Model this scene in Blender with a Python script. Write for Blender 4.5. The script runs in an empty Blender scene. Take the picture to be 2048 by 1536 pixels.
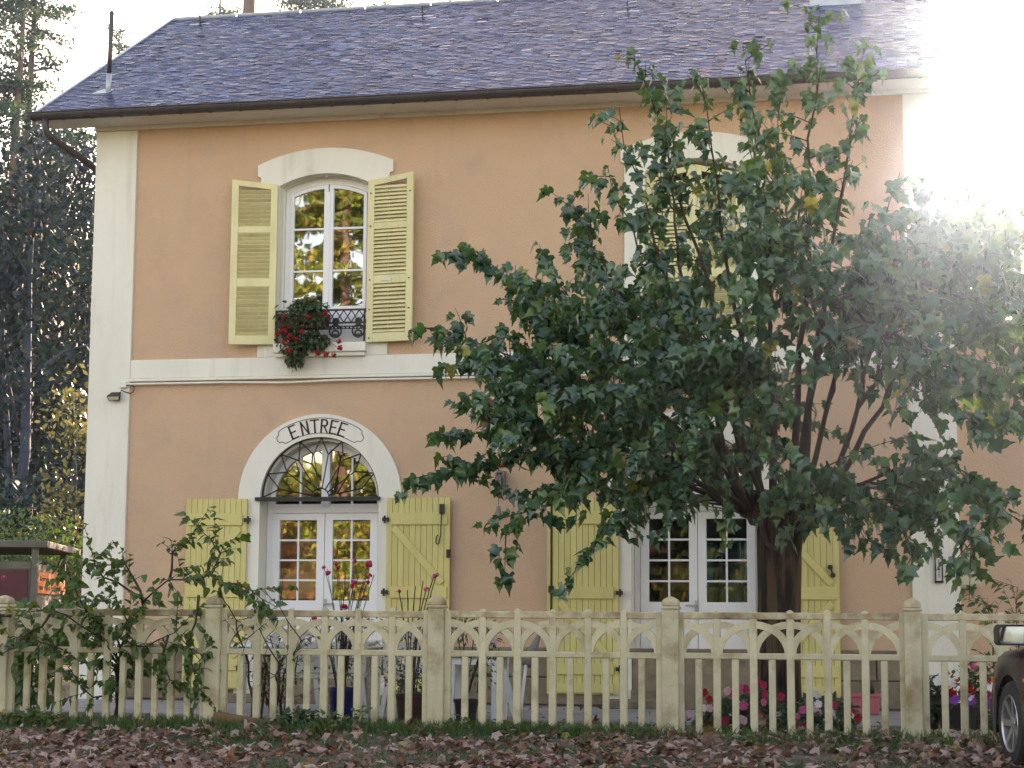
import bpy, math, random
import numpy as np
from mathutils import Vector, Matrix
from mathutils.geometry import tessellate_polygon
R = math.radians
random.seed(7); rng = np.random.default_rng(7)
scn = bpy.context.scene
col = scn.collection
# ------------------------------------------------------------------ camera, sky, sun, exposure
FPX, PITCH, YAW, ROLL = 3757.84, R(7.0258), R(11.318), R(0.3433)
CAM = Vector((0, -22, 1.05))
rotm = Matrix.Rotation(YAW, 3, 'Z') @ Matrix.Rotation(PITCH, 3, 'X')
cr, sr = math.cos(ROLL), math.sin(ROLL)
vr, vu, vf = rotm @ Vector((cr, 0, sr)), rotm @ Vector((-sr, 0, cr)), rotm @ Vector((0, 1, 0))
cam = bpy.data.cameras.new('camera'); camo = bpy.data.objects.new('camera', cam); col.objects.link(camo)
cam.sensor_width = 36; cam.lens = FPX / 2048 * 36; cam.clip_start = .1; cam.clip_end = 2000
camo.matrix_world = Matrix(((vr.x, vu.x, -vf.x, CAM.x), (vr.y, vu.y, -vf.y, CAM.y), (vr.z, vu.z, -vf.z, CAM.z), (0, 0, 0, 1)))
scn.camera = camo

def ray(px, py):
    return vr * ((px - 1024) / FPX) + vu * (-(py - 768) / FPX) + vf
def at(px, py, Y):                      # the point of the plane y = Y seen at that spot of the photograph
    d = ray(px, py); return CAM + d * ((Y - CAM.y) / d.y)
def atz(px, py, z):
    d = ray(px, py); return CAM + d * ((z - CAM.z) / d.z)

sd = ray(1960, 120).normalized()
SUN_EL, SUN_AZ = math.asin(sd.z), math.atan2(sd.x, sd.y)
world = bpy.data.worlds.new('World'); scn.world = world; world.use_nodes = True
wn = world.node_tree; bg = wn.nodes['Background']
sky = wn.nodes.new('ShaderNodeTexSky'); sky.sky_type = 'NISHITA'; sky.sun_disc = False
sky.sun_elevation = SUN_EL; sky.sun_rotation = SUN_AZ; sky.dust_density = 1.0; sky.air_density = 1.0; sky.ozone_density = 1.0
wn.links.new(sky.outputs[0], bg.inputs[0]); bg.inputs[1].default_value = 0.15
sl = bpy.data.lights.new('sun', 'SUN'); sl.energy = 4.0; sl.angle = R(.5); sl.color = (1, .95, .87)
so = bpy.data.objects.new('sun', sl); col.objects.link(so); so.rotation_euler = sd.to_track_quat('Z', 'Y').to_euler()
so.location = (30, 30, 30)
scn.view_settings.view_transform = 'Standard'; scn.view_settings.look = 'None'
scn.view_settings.exposure = 2.36; scn.view_settings.gamma = 1.0
scn.view_settings.use_white_balance = True; scn.view_settings.white_balance_temperature = 9600; scn.view_settings.white_balance_tint = 26
scn.render.engine = 'CYCLES'
scn.cycles.max_bounces = 8; scn.cycles.transparent_max_bounces = 16; scn.cycles.diffuse_bounces = 4

# ------------------------------------------------------------------ materials
def mat(name, c1, c2=None, rough=.7, scale=8, detail=5, bump=0, bscale=60, spec=.4, metal=0, lo=.35, hi=.65,
        stain=None, sscale=3, slo=.55, shi=.75, isl=0, trans=0, tcol=None, stretch=None, voro=0, rvar=0, bdist=.02, palette=None, streak=None, vary=0):
    m = bpy.data.materials.new(name); m.use_nodes = True; nt = m.node_tree; N = nt.nodes; L = nt.links
    b = N['Principled BSDF']; b.inputs['Roughness'].default_value = rough; b.inputs['Metallic'].default_value = metal
    b.inputs['Specular IOR Level'].default_value = spec
    tc = N.new('ShaderNodeTexCoord'); vec = tc.outputs['Object']
    oi_ = N.new('ShaderNodeObjectInfo'); of_ = N.new('ShaderNodeMath'); of_.operation = 'MULTIPLY'; of_.inputs[1].default_value = 53; L.new(oi_.outputs['Random'], of_.inputs[0])
    va = N.new('ShaderNodeVectorMath'); va.operation = 'ADD'; L.new(vec, va.inputs[0]); L.new(of_.outputs[0], va.inputs[1]); vec = va.outputs[0]; ovec = vec   # no two copies wear alike
    if stretch:
        mp = N.new('ShaderNodeMapping'); mp.inputs['Scale'].default_value = stretch; L.new(vec, mp.inputs[0]); vec = mp.outputs[0]
    def noise(s, d=5, r=.55):
        n = N.new('ShaderNodeTexNoise'); n.inputs['Scale'].default_value = s; n.inputs['Detail'].default_value = d
        n.inputs['Roughness'].default_value = r; L.new(vec, n.inputs['Vector']); return n.outputs[0]
    def mr(src, a, bb, x=0, y=1):
        n = N.new('ShaderNodeMapRange'); L.new(src, n.inputs[0])
        for i, v in enumerate((a, bb, x, y)): n.inputs[i + 1].default_value = v
        return n.outputs[0]
    def mix(f, a, bb):
        n = N.new('ShaderNodeMix'); n.data_type = 'RGBA'
        if isinstance(f, float): n.inputs[0].default_value = f
        else: L.new(f, n.inputs[0])
        for k, v in ((6, a), (7, bb)):
            if isinstance(v, tuple): n.inputs[k].default_value = (*v, 1)
            else: L.new(v, n.inputs[k])
        return n.outputs[2]
    c2 = c2 or tuple(x * .8 for x in c1)
    if palette:
        gi = N.new('ShaderNodeNewGeometry'); oi = N.new('ShaderNodeObjectInfo')
        ad = N.new('ShaderNodeMath'); ad.operation = 'ADD'; L.new(gi.outputs['Random Per Island'], ad.inputs[0]); L.new(oi.outputs['Random'], ad.inputs[1])
        fr = N.new('ShaderNodeMath'); fr.operation = 'FRACT'; L.new(ad.outputs[0], fr.inputs[0])
        cr_ = N.new('ShaderNodeValToRGB'); e = cr_.color_ramp.elements; L.new(fr.outputs[0], cr_.inputs[0])
        while len(e) < len(palette): e.new(.5)
        for q, (p_, c_) in enumerate(palette): e[q].position = p_; e[q].color = (*c_, 1)
        c = mix(mr(noise(scale, detail), lo, hi), cr_.outputs[0], mix(.35, cr_.outputs[0], c2))
        if rvar: L.new(mr(fr.outputs[0], 0, 1, rough - rvar, rough + rvar), b.inputs['Roughness'])
    else:
        c = mix(mr(noise(scale, detail), lo, hi), c1, c2)
    if stain: c = mix(mr(noise(sscale, 7, .65), slo, shi), c, stain)
    if vary:
        hv = N.new('ShaderNodeHueSaturation'); L.new(mr(oi_.outputs['Random'], 0, 1, 1 - vary, 1 + vary), hv.inputs['Value']); L.new(c, hv.inputs['Color']); c = hv.outputs[0]
    if streak:                                       # thin vertical run-off marks
        mp2 = N.new('ShaderNodeMapping'); mp2.inputs['Scale'].default_value = (5, 5, .35); L.new(ovec, mp2.inputs[0])
        n2 = N.new('ShaderNodeTexNoise'); n2.inputs['Scale'].default_value = 1.6; n2.inputs['Detail'].default_value = 6; L.new(mp2.outputs[0], n2.inputs['Vector'])
        c = mix(mr(n2.outputs[0], .56, .78, 0, .55), c, streak)
    L.new(c, b.inputs['Base Color'])
    if bump:
        bn = N.new('ShaderNodeBump'); bn.inputs['Strength'].default_value = bump; bn.inputs['Distance'].default_value = bdist
        if voro:
            v = N.new('ShaderNodeTexVoronoi'); v.inputs['Scale'].default_value = bscale; L.new(vec, v.inputs['Vector']); L.new(v.outputs[0], bn.inputs['Height'])
        else: L.new(noise(bscale, 6, .6), bn.inputs['Height'])
        L.new(bn.outputs[0], b.inputs['Normal'])
    if trans:
        t = N.new('ShaderNodeBsdfTranslucent'); L.new(mix(.5, c, tcol or (.25, .4, .04)), t.inputs[0])
        ms = N.new('ShaderNodeMixShader'); ms.inputs[0].default_value = trans
        L.new(b.outputs[0], ms.inputs[1]); L.new(t.outputs[0], ms.inputs[2]); L.new(ms.outputs[0], N['Material Output'].inputs[0])
    return m
def glassmat(name, fac, tint=(.9, .95, .95)):
    m = bpy.data.materials.new(name); m.use_nodes = True; nt = m.node_tree; N = nt.nodes; L = nt.links
    N.remove(N['Principled BSDF'])
    t = N.new('ShaderNodeBsdfTransparent'); t.inputs[0].default_value = (*tint, 1)
    g = N.new('ShaderNodeBsdfGlossy'); g.inputs['Roughness'].default_value = .015
    tc = N.new('ShaderNodeTexCoord'); n = N.new('ShaderNodeTexNoise'); n.inputs['Scale'].default_value = 2.2
    bn = N.new('ShaderNodeBump'); bn.inputs['Strength'].default_value = .035; bn.inputs['Distance'].default_value = .02
    L.new(tc.outputs['Object'], n.inputs['Vector']); L.new(n.outputs[0], bn.inputs['Height']); L.new(bn.outputs[0], g.inputs['Normal'])
    f = N.new('ShaderNodeFresnel'); f.inputs[0].default_value = 1.5
    a = N.new('ShaderNodeMath'); a.operation = 'ADD'; a.use_clamp = True; a.inputs[1].default_value = fac; L.new(f.outputs[0], a.inputs[0])
    ms = N.new('ShaderNodeMixShader'); L.new(a.outputs[0], ms.inputs[0]); L.new(t.outputs[0], ms.inputs[1]); L.new(g.outputs[0], ms.inputs[2])
    L.new(ms.outputs[0], N['Material Output'].inputs[0]); return m
M = {}
M['render'] = mat('roughcast', (.64, .415, .275), (.605, .395, .262), .9, 1.1, streak=(.54, .37, .26), bump=1.0, bscale=60, spec=.12, stain=(.50, .35, .26), sscale=1.6, slo=.5, shi=.85, bdist=.02)
M['white'] = mat('white_masonry_paint', (.72, .69, .60), (.66, .63, .55), .8, 2, bump=.25, bscale=45, spec=.2, streak=(.50, .46, .37), stain=(.46, .42, .33), sscale=2.8, slo=.58, shi=.85, stretch=(1, 1, .3))
M['pvc'] = mat('white_joinery', (.74, .74, .74), (.70, .70, .70), .4, 3)
M['shutter'] = mat('yellow_shutter_paint', (.58, .50, .19), (.53, .45, .17), .6, 5, vary=.06, streak=(.42, .37, .18), bump=.08, bscale=30, stain=(.35, .31, .14), sscale=7, slo=.66, shi=.8, stretch=(1, 1, .3))
M['slatshutter'] = mat('pale_yellow_shutter_paint', (.68, .61, .34), (.60, .54, .29), .6, 5, vary=.07, streak=(.42, .38, .24), bump=.1, bscale=30, stain=(.30, .27, .15), sscale=9, slo=.66, shi=.8, stretch=(1, 1, .4))
M['slate'] = mat('slate', (.02, .03, .08), (.012, .035, .11), .27, 9, bump=.25, bscale=26, spec=.5, stain=(.03, .035, .05), sscale=1.1, slo=.6, shi=.75, rvar=.13,
                 palette=[(0, (.012, .030, .075)), (.5, (.022, .048, .115)), (.85, (.045, .08, .18)), (1, (.16, .22, .36))])
_sb = M['slate'].node_tree.nodes['Principled BSDF']; _sb.inputs['Specular Tint'].default_value = (.42, .58, 1, 1); _sb.inputs['Specular IOR Level'].default_value = .14  # blue specular tint stands in for blue sky reflected in the slates
M['zinc'] = mat('brown_painted_gutter', (.035, .028, .03), (.055, .042, .04), .45, 6, spec=.5, stain=(.09, .05, .03), sscale=5)
M['lead'] = mat('zinc_flashing', (.35, .37, .38), (.45, .47, .47), .4, 5, metal=.4)
M['iron'] = mat('black_iron', (.012, .010, .012), (.02, .016, .016), .5, 12)
M['paintmark'] = mat('dark_maroon_paint', (.06, .012, .022), (.05, .012, .02), .6, 12)
M['stone'] = mat('plinth_stone', (.24, .19, .13), (.17, .13, .09), .9, 5, vary=.15, bump=.5, bscale=24, spec=.15, stain=(.09, .08, .06), sscale=4, slo=.5, shi=.8)
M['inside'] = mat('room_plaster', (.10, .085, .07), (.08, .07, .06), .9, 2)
M['concrete'] = mat('terrace_concrete', (.27, .26, .25), (.22, .21, .20), .85, 3, bump=.3, bscale=30, stain=(.14, .12, .10), sscale=2, slo=.5, shi=.75)
M['fence'] = mat('cast_concrete_fence', (.53, .475, .32), (.47, .42, .28), .85, 7, vary=.09, bump=.35, bscale=55, spec=.2, streak=(.26, .21, .12), stain=(.27, .19, .09), sscale=3.2, slo=.51, shi=.74)
M['fencetop'] = mat('stained_cast_concrete', (.52, .465, .31), (.36, .27, .16), .9, 9, bump=.45, bscale=50, spec=.2, stain=(.16, .10, .05), sscale=2.2, slo=.48, shi=.68)
M['bark'] = mat('mulberry_bark', (.012, .008, .007), (.095, .058, .034), .9, 13, bump=1.0, bscale=15, spec=.2, stretch=(1.2, 1.2, .16), bdist=.09, lo=.42, hi=.58, stain=(.10, .09, .06), sscale=14, slo=.62, shi=.75)
M['twig'] = mat('brown_twig', (.035, .020, .015), (.065, .042, .032), .8, 14, bump=.3, bscale=40)
M['leaf'] = mat('mulberry_leaf', (.03, .07, .03), (.02, .05, .03), .30, 6, spec=.75, trans=.24, tcol=(.22, .42, .05), rvar=.06, bump=.15, bscale=30,
                palette=[(0, (.009, .050, .035)), (.4, (.017, .082, .048)), (.8, (.038, .125, .045)), (.982, (.09, .16, .03)), (.993, (.45, .36, .03)), (1, (.16, .07, .04))])
M['shrubleaf'] = mat('shrub_leaf', (.03, .07, .03), (.025, .05, .02), .42, 6, spec=.45, trans=.3, rvar=.06,
                palette=[(0, (.03, .075, .02)), (.6, (.05, .11, .028)), (.93, (.07, .15, .03)), (.97, (.35, .30, .04)), (1, (.15, .08, .03))])
M['darkleaf'] = mat('geranium_leaf', (.02, .05, .025), (.015, .04, .02), .5, 6, trans=.2, palette=[(0, (.014, .04, .018)), (.7, (.03, .07, .026)), (1, (.05, .09, .03))])
M['litter'] = mat('fallen_leaf', (.2, .1, .06), (.16, .09, .06), .62, 12, bump=.3, bscale=30, trans=.12, tcol=(.4, .18, .05), spec=.35,
                palette=[(0, (.06, .028, .02)), (.2, (.15, .07, .045)), (.45, (.29, .17, .13)), (.78, (.46, .33, .28)), (.92, (.26, .09, .035)), (.97, (.085, .05, .03)), (1, (.34, .25, .05))])
M['grass'] = mat('grass', (.03, .08, .02), (.02, .05, .02), .6, 6, trans=.3, palette=[(0, (.022, .065, .018)), (.7, (.04, .10, .028)), (1, (.10, .13, .04))])
M['soil'] = mat('soil_and_gravel', (.10, .07, .05), (.16, .12, .095), .95, 14, bump=.6, bscale=45, stain=(.035, .06, .022), sscale=1.1, slo=.48, shi=.6)
M['red'] = mat('red_petal', (.42, .012, .015), (.34, .01, .012), .6, 9, trans=.2, tcol=(.6, .02, .02))
M['pink'] = mat('pink_petal', (.60, .06, .22), (.7, .15, .3), .6, 9, trans=.25, tcol=(.6, .1, .2))
M['crimson'] = mat('crimson_petal', (.45, .015, .08), (.5, .03, .1), .6, 9, trans=.25, tcol=(.5, .02, .08))
M['palepink'] = mat('pale_pink_petal', (.72, .38, .48), (.75, .5, .55), .6, 9, trans=.25, tcol=(.6, .4, .4))
M['whitepetal'] = mat('white_petal', (.8, .8, .78), (.75, .72, .75), .6, 9, trans=.25, tcol=(.7, .7, .7))
M['purple'] = mat('purple_petal', (.25, .03, .35), (.3, .05, .4), .6, 9, trans=.2, tcol=(.3, .1, .4))
M['orange'] = mat('orange_petal', (.65, .15, .02), (.7, .25, .03), .6, 9, trans=.2, tcol=(.6, .2, .02))
M['bluepot'] = mat('blue_glazed_pot', (.006, .018, .10), (.005, .013, .07), .25, 5, spec=.6)
M['blackpot'] = mat('black_plastic_pot', (.012, .012, .013), (.02, .018, .018), .5, 9)
M['terra'] = mat('terracotta_pot', (.06, .02, .012), (.045, .016, .012), .7, 5)
M['plastic'] = mat('white_garden_plastic', (.62, .62, .60), (.52, .52, .50), .45, 5)
M['beigeplastic'] = mat('beige_garden_plastic', (.40, .38, .33), (.33, .31, .27), .5, 5)
M['sheltergrey'] = mat('shelter_board', (.16, .16, .13), (.12, .12, .10), .85, 4, bump=.2, bscale=30, stain=(.09, .10, .06), sscale=2.2)
M['shelterred'] = mat('dark_red_panel', (.12, .03, .035), (.09, .025, .03), .6, 7)
M['orangesign'] = mat('orange_sign', (.75, .17, .02), (.7, .15, .02), .5, 4)
M['printink'] = mat('black_print', (.03, .02, .02), (.03, .02, .02), .6, 4)
M['pine'] = mat('pine_bark', (.11, .075, .06), (.17, .11, .085), .9, 5, bump=.6, bscale=12, stretch=(1, 1, .25))
M['needle'] = mat('pine_needles', (.03, .06, .04), (.03, .05, .03), .6, 3, trans=.25, tcol=(.1, .2, .06), palette=[(0, (.012, .04, .035)), (.7, (.025, .065, .05)), (1, (.06, .10, .05))])
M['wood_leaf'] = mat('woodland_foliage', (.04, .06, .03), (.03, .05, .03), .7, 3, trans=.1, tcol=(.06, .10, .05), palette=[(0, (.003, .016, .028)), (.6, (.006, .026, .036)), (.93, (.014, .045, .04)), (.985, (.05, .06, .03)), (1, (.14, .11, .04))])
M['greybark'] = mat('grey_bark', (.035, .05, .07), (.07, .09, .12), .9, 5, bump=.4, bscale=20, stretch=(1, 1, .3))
M['yellowleaf'] = mat('autumn_leaf', (.2, .2, .05), (.2, .2, .05), .5, 3, trans=.3, tcol=(.3, .3, .10), palette=[(0, (.04, .065, .03)), (.6, (.08, .09, .045)), (.9, (.15, .12, .06)), (1, (.22, .11, .05))])
M['larch'] = mat('sunlit_conifer_foliage', (.2, .2, .05), (.2, .2, .05), .6, 3, trans=.3, tcol=(.4, .4, .06), palette=[(0, (.03, .06, .02)), (.4, (.10, .20, .03)), (.75, (.38, .46, .09)), (.9, (.5, .34, .07)), (1, (.48, .24, .07))])
M['rock'] = mat('ochre_rock', (.22, .10, .045), (.035, .025, .015), .9, 2.4, bump=.9, bscale=5, bdist=.15, stain=(.06, .06, .03), sscale=1.4, slo=.5, shi=.6)
M['forestfloor'] = mat('forest_floor', (.045, .04, .025), (.03, .045, .02), .95, .6, bump=.5, bscale=4, bdist=.1)
M['carpaint'] = mat('dark_car_paint', (.014, .006, .012), (.012, .005, .011), .2, 4, spec=.3)
M['rubber'] = mat('tyre_rubber', (.015, .015, .016), (.022, .021, .02), .8, 20)
M['alloy'] = mat('alloy_rim', (.45, .45, .47), (.38, .38, .40), .3, 6, metal=.8)
M['trimblack'] = mat('black_trim', (.012, .012, .013), (.018, .018, .018), .45, 9)
M['mirror'] = mat('mirror_glass', (.75, .8, .85), (.72, .77, .82), .04, 2, metal=1)
M['glass'] = glassmat('window_glass', .21)
M['fanglass'] = glassmat('fanlight_glass', .14)
M['backglass'] = glassmat('dim_back_window_glass', .02, (.10, .22, .24))  # dark teal tint put in to dim the bright view behind the house
M['doorglass'] = glassmat('dark_door_glass', .0, (.7, .85, .9))
M['carglass'] = glassmat('car_glass', .1, (.25, .28, .28))
M['boxcream'] = mat('cream_enamel', (.50, .46, .33), (.46, .42, .30), .4, 3)
M['oldwood'] = mat('old_wood', (.16, .085, .04), (.10, .055, .03), .85, 6, bump=.4, bscale=30, stretch=(.3, 1, 1))
M['pinkplastic'] = mat('faded_pink_plastic', (.42, .09, .11), (.36, .08, .10), .5, 5)
M['greywood'] = mat('weathered_grey_wood', (.20, .18, .16), (.13, .12, .11), .85, 9, bump=.3, bscale=40)

# ------------------------------------------------------------------ mesh collecting
def wl(o):
    v = Vector((0, 0, 0))
    while o is not None: v += o.location; o = o.parent
    return v
class MB:
    def __init__(s): s.v = []; s.f = []
    def add(s, vs, fs):
        o = len(s.v); s.v += [tuple(v) for v in vs]; s.f += [tuple(i + o for i in f) for f in fs]; return s
    def box(s, x0, x1, y0, y1, z0, z1, rot=None, piv=None):
        vs = [Vector((x, y, z)) for x in (x0, x1) for y in (y0, y1) for z in (z0, z1)]
        if rot is not None:
            c = Vector(piv) if piv is not None else Vector(((x0 + x1) / 2, (y0 + y1) / 2, (z0 + z1) / 2))
            vs = [c + rot @ (v - c) for v in vs]
        return s.add(vs, [(0, 1, 3, 2), (4, 6, 7, 5), (0, 4, 5, 1), (2, 3, 7, 6), (0, 2, 6, 4), (1, 5, 7, 3)])
    def bar(s, a, b, w, d, up=(0, 1, 0)):           # rectangular bar from a to b, w across, d along `up`
        a, b = Vector(a), Vector(b); t = (b - a).normalized(); u = Vector(up); u = (u - t * u.dot(t)).normalized(); n = t.cross(u)
        vs = [p + n * (sx * w / 2) + u * (sy * d / 2) for p in (a, b) for sx, sy in ((-1, -1), (1, -1), (1, 1), (-1, 1))]
        return s.add(vs, [(3, 2, 1, 0), (4, 5, 6, 7), (0, 1, 5, 4), (1, 2, 6, 5), (2, 3, 7, 6), (3, 0, 4, 7)])
    def tube(s, pts, rad, n=6, cap=True):
        pts = [Vector(p) for p in pts]
        if not hasattr(rad, '__len__'): rad = [rad] * len(pts)
        t0 = (pts[1] - pts[0]).normalized(); u = t0.orthogonal().normalized(); vs = []
        for i, p in enumerate(pts):
            t = (pts[min(i + 1, len(pts) - 1)] - pts[max(i - 1, 0)]).normalized()
            u = (u - t * u.dot(t)); u = u.normalized() if u.length > 1e-6 else t.orthogonal().normalized(); w = t.cross(u)
            vs += [p + (u * math.cos(2 * math.pi * k / n) + w * math.sin(2 * math.pi * k / n)) * rad[i] for k in range(n)]
        fs = [(i * n + k, i * n + (k + 1) % n, (i + 1) * n + (k + 1) % n, (i + 1) * n + k) for i in range(len(pts) - 1) for k in range(n)]
        if cap: fs += [tuple(range(n))[::-1], tuple(range((len(pts) - 1) * n, len(pts) * n))]
        return s.add(vs, fs)
    def lathe(s, c, prof, n=20, axis='z', cap=True):
        c = Vector(c); vs = []
        for r, h in prof:
            for k in range(n):
                a = 2 * math.pi * k / n; x, y = r * math.cos(a), r * math.sin(a)
                vs.append(c + (Vector((x, y, h)) if axis == 'z' else Vector((x, h, y)) if axis == 'y' else Vector((h, x, y))))
        m = len(prof); fs = [(i * n + k, i * n + (k + 1) % n, (i + 1) * n + (k + 1) % n, (i + 1) * n + k) for i in range(m - 1) for k in range(n)]
        if cap: fs += [tuple(range(n))[::-1], tuple(range((m - 1) * n, m * n))]
        return s.add(vs, fs)
    def slab(s, loops, y0, y1):                     # flat shape with holes in the x-z plane, from y0 to y1
        tri = tessellate_polygon([[Vector((x, z, 0)) for x, z in lp] for lp in loops]); flat = [p for lp in loops for p in lp]; n = len(flat)
        vs = [(x, y0, z) for x, z in flat] + [(x, y1, z) for x, z in flat]; fs = []
        for t in tri: fs.append(tuple(t)); fs.append(tuple(i + n for i in reversed(t)))
        o = 0
        for lp in loops:
            m = len(lp); fs += [(o + i, o + (i + 1) % m, o + (i + 1) % m + n, o + i + n) for i in range(m)]; o += m
        return s.add(vs, fs)
    def mesh(s, name, off=None, smooth=False, m=None):
        me = bpy.data.meshes.new(name)
        vs = s.v if off is None else [(v[0] - off[0], v[1] - off[1], v[2] - off[2]) for v in s.v]
        me.from_pydata(vs, [], s.f)
        import bmesh
        b = bmesh.new(); b.from_mesh(me); bmesh.ops.recalc_face_normals(b, faces=b.faces); b.to_mesh(me); b.free()
        if smooth: me.shade_smooth()
        if m: me.materials.append(M[m])
        return me
    def build(s, name, m, parent=None, smooth=False, bevel=0, loc=None, stuff=False):
        off = wl(parent) if parent is not None else (Vector(loc) if loc is not None else Vector((0, 0, 0)))
        o = bpy.data.objects.new(name, s.mesh(name, off, smooth, m)); col.objects.link(o)
        if parent is not None: o.parent = parent
        elif loc is not None: o.location = loc
        if bevel:
            bv = o.modifiers.new('bevel', 'BEVEL'); bv.width = bevel; bv.segments = 2; bv.limit_method = 'ANGLE'
        if stuff: o['kind'] = 'stuff'
        return o
def tag(o, label=None, cat=None, group=None, kind=None):
    if label: o['label'] = label
    if cat: o['category'] = cat
    if group: o['group'] = group
    if kind: o['kind'] = kind
    return o
def thing(name, label, cat, loc=(0, 0, 0), group=None, rz=0):
    o = bpy.data.objects.new(name, None); o.empty_display_size = .2; col.objects.link(o); o.location = loc; o.rotation_euler.z = rz
    return tag(o, label, cat, group)
def inst(name, me, parent, M4=None):
    o = bpy.data.objects.new(name, me); col.objects.link(o); o.parent = parent
    if M4 is not None: o.matrix_local = M4
    return o
def copy_tree(o, parent=None):
    c = o.copy(); col.objects.link(c); c.parent = parent
    for ch in o.children: copy_tree(ch, c)
    return c
def arc(cx, cz, rx, rz, a0, a1, n):
    return [(cx + rx * math.cos(R(a0 + (a1 - a0) * i / n)), cz + rz * math.sin(R(a0 + (a1 - a0) * i / n))) for i in range(n + 1)]
def seg_arch(x0, x1, zs, rise, n=14):               # points of a flat arch from x1 to x0 (right to left)
    w = (x1 - x0) / 2; r = (w * w + rise * rise) / (2 * rise); cz = zs + rise - r; a = math.degrees(math.asin(w / r)); c = (x0 + x1) / 2
    return arc(c, cz, r, r, 90 - a, 90 + a, n)

# ------------------------------------------------------------------ leaves
def leaf_proto(kind, fold=.22, droop=.3, curl=0):
    if kind == 'lobed':
        out = [(0, 0), (.14, -.07), (.30, -.01), (.42, .15), (.29, .27), (.46, .56), (.24, .53), (.22, .72), (.10, .84), (0, 1.18)]
    elif kind == 'round':
        out = [(0, 0), (.22, -.02), (.38, .2), (.36, .45), (.30, .5), (.22, .75), (0, 1)]
    elif kind == 'maple':
        out = [(0, 0), (.16, -.04), (.48, .08), (.34, .22), (.62, .50), (.34, .50), (.22, .62), (.2, .8), (0, 1.05)]
    else:
        out = [(0, 0), (.22, .3), (.2, .65), (0, 1)]
    n = len(out); vs = []; fs = []
    def z(x, y): return -droop * y * y + fold * abs(x) + curl * math.sin(5 * x + 4 * y) * .12
    for x, y in out: yy = min(max(y, 0), 1.1); vs.append((0, yy, z(0, yy)))
    for sgn in (1, -1):
        o = len(vs)
        for x, y in out[1:-1]: vs.append((sgn * x, y, z(x, y)))
        for i in range(n - 1):
            a = i; b = i + 1
            ra = None if i == 0 else o + i - 1; rb = None if i == n - 2 else o + i
            f = [q for q in (a, b, rb, ra) if q is not None]
            if len(f) >= 3: fs.append(tuple(f if sgn > 0 else f[::-1]))
    return np.array(vs), fs
LP = [leaf_proto('lobed', .25, .3, .4), leaf_proto('lobed', .45, .5, 1), leaf_proto('lobed', .1, .15, .8), leaf_proto('lobed', .6, .25, .2)]
RP = [leaf_proto('round', .3, .3, .5), leaf_proto('round', .15, .5, 1)]
FP = [leaf_proto('maple', .3, -.15, 1.6), leaf_proto('maple', -.3, .25, 2), leaf_proto('maple', .5, .2, 1), leaf_proto('maple', .1, .05, 2.4)]
SP = [leaf_proto('small', .3, .3)]
def frame(d, up, roll=0):
    d = Vector(d).normalized(); up = Vector(up); x = d.cross(up)
    if x.length < 1e-4: x = d.orthogonal()
    x.normalize(); z = x.cross(d); m = Matrix((x, d, z)).transposed()
    return m @ Matrix.Rotation(roll, 3, 'Y')
def leaves_mesh(name, lst, protos, m):              # lst: (pos, 3x3 rotation, scale, proto index)
    if not lst: return bpy.data.meshes.new(name)
    V = []; Fc = []; o = 0
    for p, r, s, k in lst:
        v, f = protos[k % len(protos)]
        V.append((v @ np.array(r).T) * s + np.array(p)); Fc += [tuple(i + o for i in q) for q in f]; o += len(v)
    me = bpy.data.meshes.new(name); me.from_pydata(np.concatenate(V).tolist(), [], Fc); me.materials.append(M[m]); me.shade_smooth(); return me
def quads_mesh(name, C, S, m, flat=0.0, el=1.0):    # small leaf-sized lozenges at points C
    n = len(C); a = rng.normal(size=(n, 3)); a[:, 2] *= (1 - flat); a /= np.linalg.norm(a, axis=1)[:, None]
    b = np.cross(a, rng.normal(size=(n, 3))); b /= np.linalg.norm(b, axis=1)[:, None]
    S = np.asarray(S).reshape(-1, 1) * np.ones((n, 1)); a = a * S * el; b = b * S * .55
    V = np.stack([C - a, C - b * .9, C + a, C + b], 1).reshape(-1, 3)
    F = np.arange(4 * n).reshape(-1, 4)
    me = bpy.data.meshes.new(name); me.vertices.add(4 * n); me.vertices.foreach_set('co', V.ravel()); me.loops.add(4 * n)
    me.loops.foreach_set('vertex_index', F.ravel().astype(np.int32)); me.polygons.add(n)
    me.polygons.foreach_set('loop_start', (np.arange(n) * 4).astype(np.int32)); me.polygons.foreach_set('loop_total', np.full(n, 4, np.int32))
    me.update(calc_edges=True); me.materials.append(M[m]); return me
def link(name, me, parent=None, loc=None):
    o = bpy.data.objects.new(name, me); col.objects.link(o); o.parent = parent
    if parent is not None: o.location = -wl(parent)
    elif loc is not None: o.location = loc
    return o
def bez(a, c, b, n=8):
    a, b, c = Vector(a), Vector(b), Vector(c)
    return [a * (1 - t) ** 2 + c * 2 * t * (1 - t) + b * t * t for t in [i / n for i in range(n + 1)]]

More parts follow.
